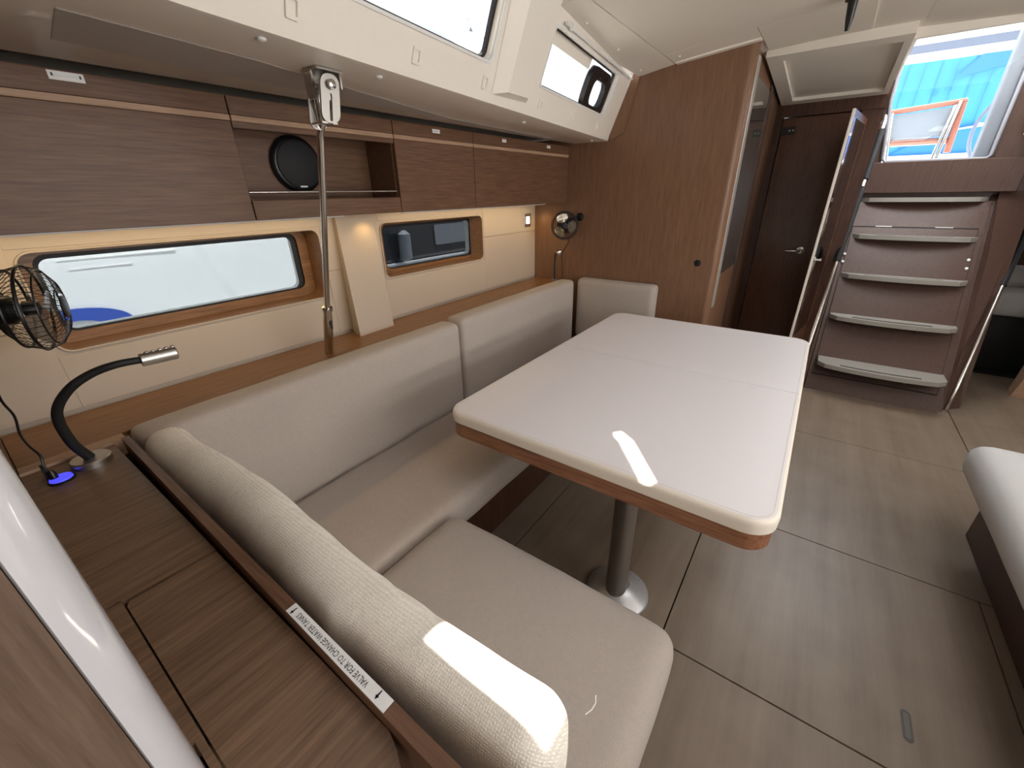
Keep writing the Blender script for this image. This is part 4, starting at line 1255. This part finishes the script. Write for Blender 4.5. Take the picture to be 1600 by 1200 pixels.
# dark hulled boat further aft
n2 = thing('dark_boat', 'dark grey boat hull lying outside the shorter hull window', 'boat', (3.8, 4.0, -0.5))
mk('hull', B().box(2.3, 7.2, 4.0, 4.4, 0.60, 2.4, 0.05, 2), M['hull_dark'], n2)
mk('boot_stripe', B().box(2.2, 7.4, 3.97, 4.4, -0.6, 0.60), M['hull'], n2, label='white lower hull')
mk('cabin_window', B().plate(rrect(3.9, 4.5, 0.74, 0.98, 0.04), [], (0, 3.995, 0), (1, 0, 0), (0, 0, 1), 0.01), M['plexi'], n2)
mk('fender', B().lathe((3.33, 3.90, 0.62), (0, 0, 1), [(0, 0.02), (0.03, 0.07), (0.30, 0.07), (0.34, 0.02)], 16), M['plexi'], n2, True)
struct('trim_25', B().box(-12, 20, 2.2, 30, -1.0, -0.9), plain('harbour_water', (0.10, 0.14, 0.15), 0.1))
# hillside and sail cover seen upwards through the coachroof windows
hl = B(); vs, fs = [], []
rn = random.Random(4)
NX, NZ = 150, 40
for i in range(NX + 1):
    for j in range(NZ + 1):
        x = -10 + 44 * i / NX
        z = -1 + 14 * j / NZ
        vs.append(V((x, 16 + z * 0.7 + rn.uniform(-0.3, 0.3), z + rn.uniform(-0.15, 0.15) + (1.2 * sin(x * 0.5) * j / NZ))))
for i in range(NX):
    for j in range(NZ):
        q = i * (NZ + 1) + j
        fs.append((q, q + 1, q + NZ + 2, q + NZ + 1))
hl.add(vs, fs)
ho = struct('trim_26', hl, M['foliage'], True)
sc = thing('sail_cover', 'pale sail cover with faded blue letters outside the upper left window', 'cover', (4.6, 5.0, 3.3))
mk('cloth', B().soft(2.2, 5.7, 5.0, 5.25, 3.2, 4.15, 0.10, (24, 6, 10), (0, 0.05, 0), 0.01, 3), M['white_canvas'], sc, True)
mk('lettering', text_b('.cm', 0.30, (4.62, 4.985, 3.50), (1, 0, 0), (0, 0, 1), 0.004), M['letter_blue'], sc, label='faded blue letters c m')

# cockpit through the companionway
struct('trim_27', B().box(4.38, 9.0, -2.4, 1.4, 1.30, 1.42), M['hull'])
bm2 = thing('blue_awning', 'bright blue pleated awning behind the cockpit outside the companionway', 'awning', (9.0, -1.0, 1.4))
vs, fs = [], []
NS = 56
for i in range(NS + 1):
    y = 1.2 - 4.6 * i / NS
    dx = 0.018 * abs(sin(i * pi / 4))
    vs += [V((9.0 + dx, y, 1.7)), V((9.0 + dx, y, 2.86))]
for i in range(NS):
    fs.append((2 * i, 2 * i + 1, 2 * i + 3, 2 * i + 2))
mk('cloth', B().add(vs, fs), M['canvas'], bm2)
for k, yy in enumerate((-0.62, -0.80, -0.98, -1.14, -1.32, -1.5, -0.45)):
    mk('cloth_seam', B().tube([(8.985, yy, 1.75), (8.985, yy + 0.02, 2.2), (8.985, yy + 0.015 * (k % 3), 2.84)], 0.0045, 5), M['canvas_dark'], bm2)
for yy, zz in ((-0.80, 2.47), (-0.93, 2.50)):
    mk('cloth_mark', B().tube([(8.975, yy + 0.035 * cos(q * 0.7), zz + 0.022 * sin(q * 0.7)) for q in range(8)], 0.006, 5), M['canvas_dark'], bm2, label='faint scrawled mark')
mk('lower_cloth', B().poly([(8.96, -0.4, 1.66), (8.96, -3.4, 1.66), (8.96, -3.4, 2.12), (8.96, -1.0, 2.02)], (0.01, 0, 0)), M['canvas_dark'], bm2)
mk('upper_shade', B().poly([(8.97, -0.95, 2.62), (8.97, -1.35, 2.70), (8.97, -3.4, 2.60), (8.97, -3.4, 2.86), (8.97, -1.15, 2.86)], (0.01, 0, 0)), M['canvas_dark'], bm2)
mk('white_band', B().box(8.93, 8.99, -3.4, 1.2, 2.86, 2.95), M['white_canvas'], bm2)
mk('white_band', B().poly([(8.94, 0.2, 1.88), (8.94, -3.4, 2.22), (8.94, -3.4, 2.32), (8.94, -0.9, 1.99)], (0.01, 0, 0)), M['white_canvas'], bm2)
mk('grey_band', B().box(8.93, 8.99, -3.4, 1.2, 2.95, 3.05), M['grey_strip'], bm2)
mk('valance', B().box(8.90, 8.96, -3.4, 1.2, 3.05, 3.9), M['white_canvas'], bm2)
mk('white_band', B().box(8.90, 8.99, -3.4, 1.2, 1.42, 1.72), M['white_canvas'], bm2)
bim = thing('bimini', 'white canvas bimini roof added over the cockpit to keep sun off the ladder', 'canopy', (5.0, -0.6, 3.0))  # unseen canopy placed to block sun above the open companionway
mk('canopy', B().soft(2.2, 5.6, -3.2, 1.2, 3.35, 3.40, 0.02, (12, 12, 2), (0, 0, 0.05), 0.0, 2), M['white_canvas'], bim, True)
ct = thing('cockpit_table', 'stainless framed cockpit table with orange teak rim outside the door', 'table', (6.0, -0.5, 1.42))
mk('panel', B().poly([(6.0, -0.30, 1.72), (6.0, -0.72, 1.74), (6.0, -0.72, 1.97), (6.0, -0.30, 1.94)], (0.02, 0, 0)), M['plexi'], ct, label='grey table leaf')
for a_, b_2, w_ in (((6.0, -0.24, 1.965), (6.0, -0.78, 2.01), 0.022), ((6.0, -0.26, 1.70), (6.0, -0.74, 1.70), 0.028), ((6.0, -0.76, 2.0), (6.0, -0.77, 1.60), 0.026), ((6.0, -0.255, 1.95), (6.0, -0.265, 1.75), 0.016)):
    mk('teak_rim', B().tube([a_, b_2], w_, 8), M['teak'], ct, True, label='orange teak rim')
for y_, z_, y2 in ((-0.275, 1.96, -0.36), (-0.735, 2.01, -0.70), (-0.71, 1.98, -0.665)):
    mk('frame_tube', B().tube([(5.97, y_, z_), (5.97, y2, 1.42)], 0.013, 10), M['steel'], ct, True)
sw = thing('steering_wheel', 'thin arc of a steering wheel in the cockpit outside the door', 'wheel', (7.0, -1.5, 1.42))
mk('rim', B().tube([(7.0, -1.50 + 0.46 * cos(2 * pi * k / 40), 1.82 + 0.46 * sin(2 * pi * k / 40)) for k in range(40)], 0.017, 8, closed=True), M['grey_strip'], sw, True)
for k in range(5):
    a_ = 2 * pi * k / 5 + 0.2
    mk('spoke', B().tube([(7.0, -1.50, 1.82), (7.0, -1.50 + 0.46 * cos(a_), 1.82 + 0.46 * sin(a_))], 0.008, 8), M['steel'], sw, True)
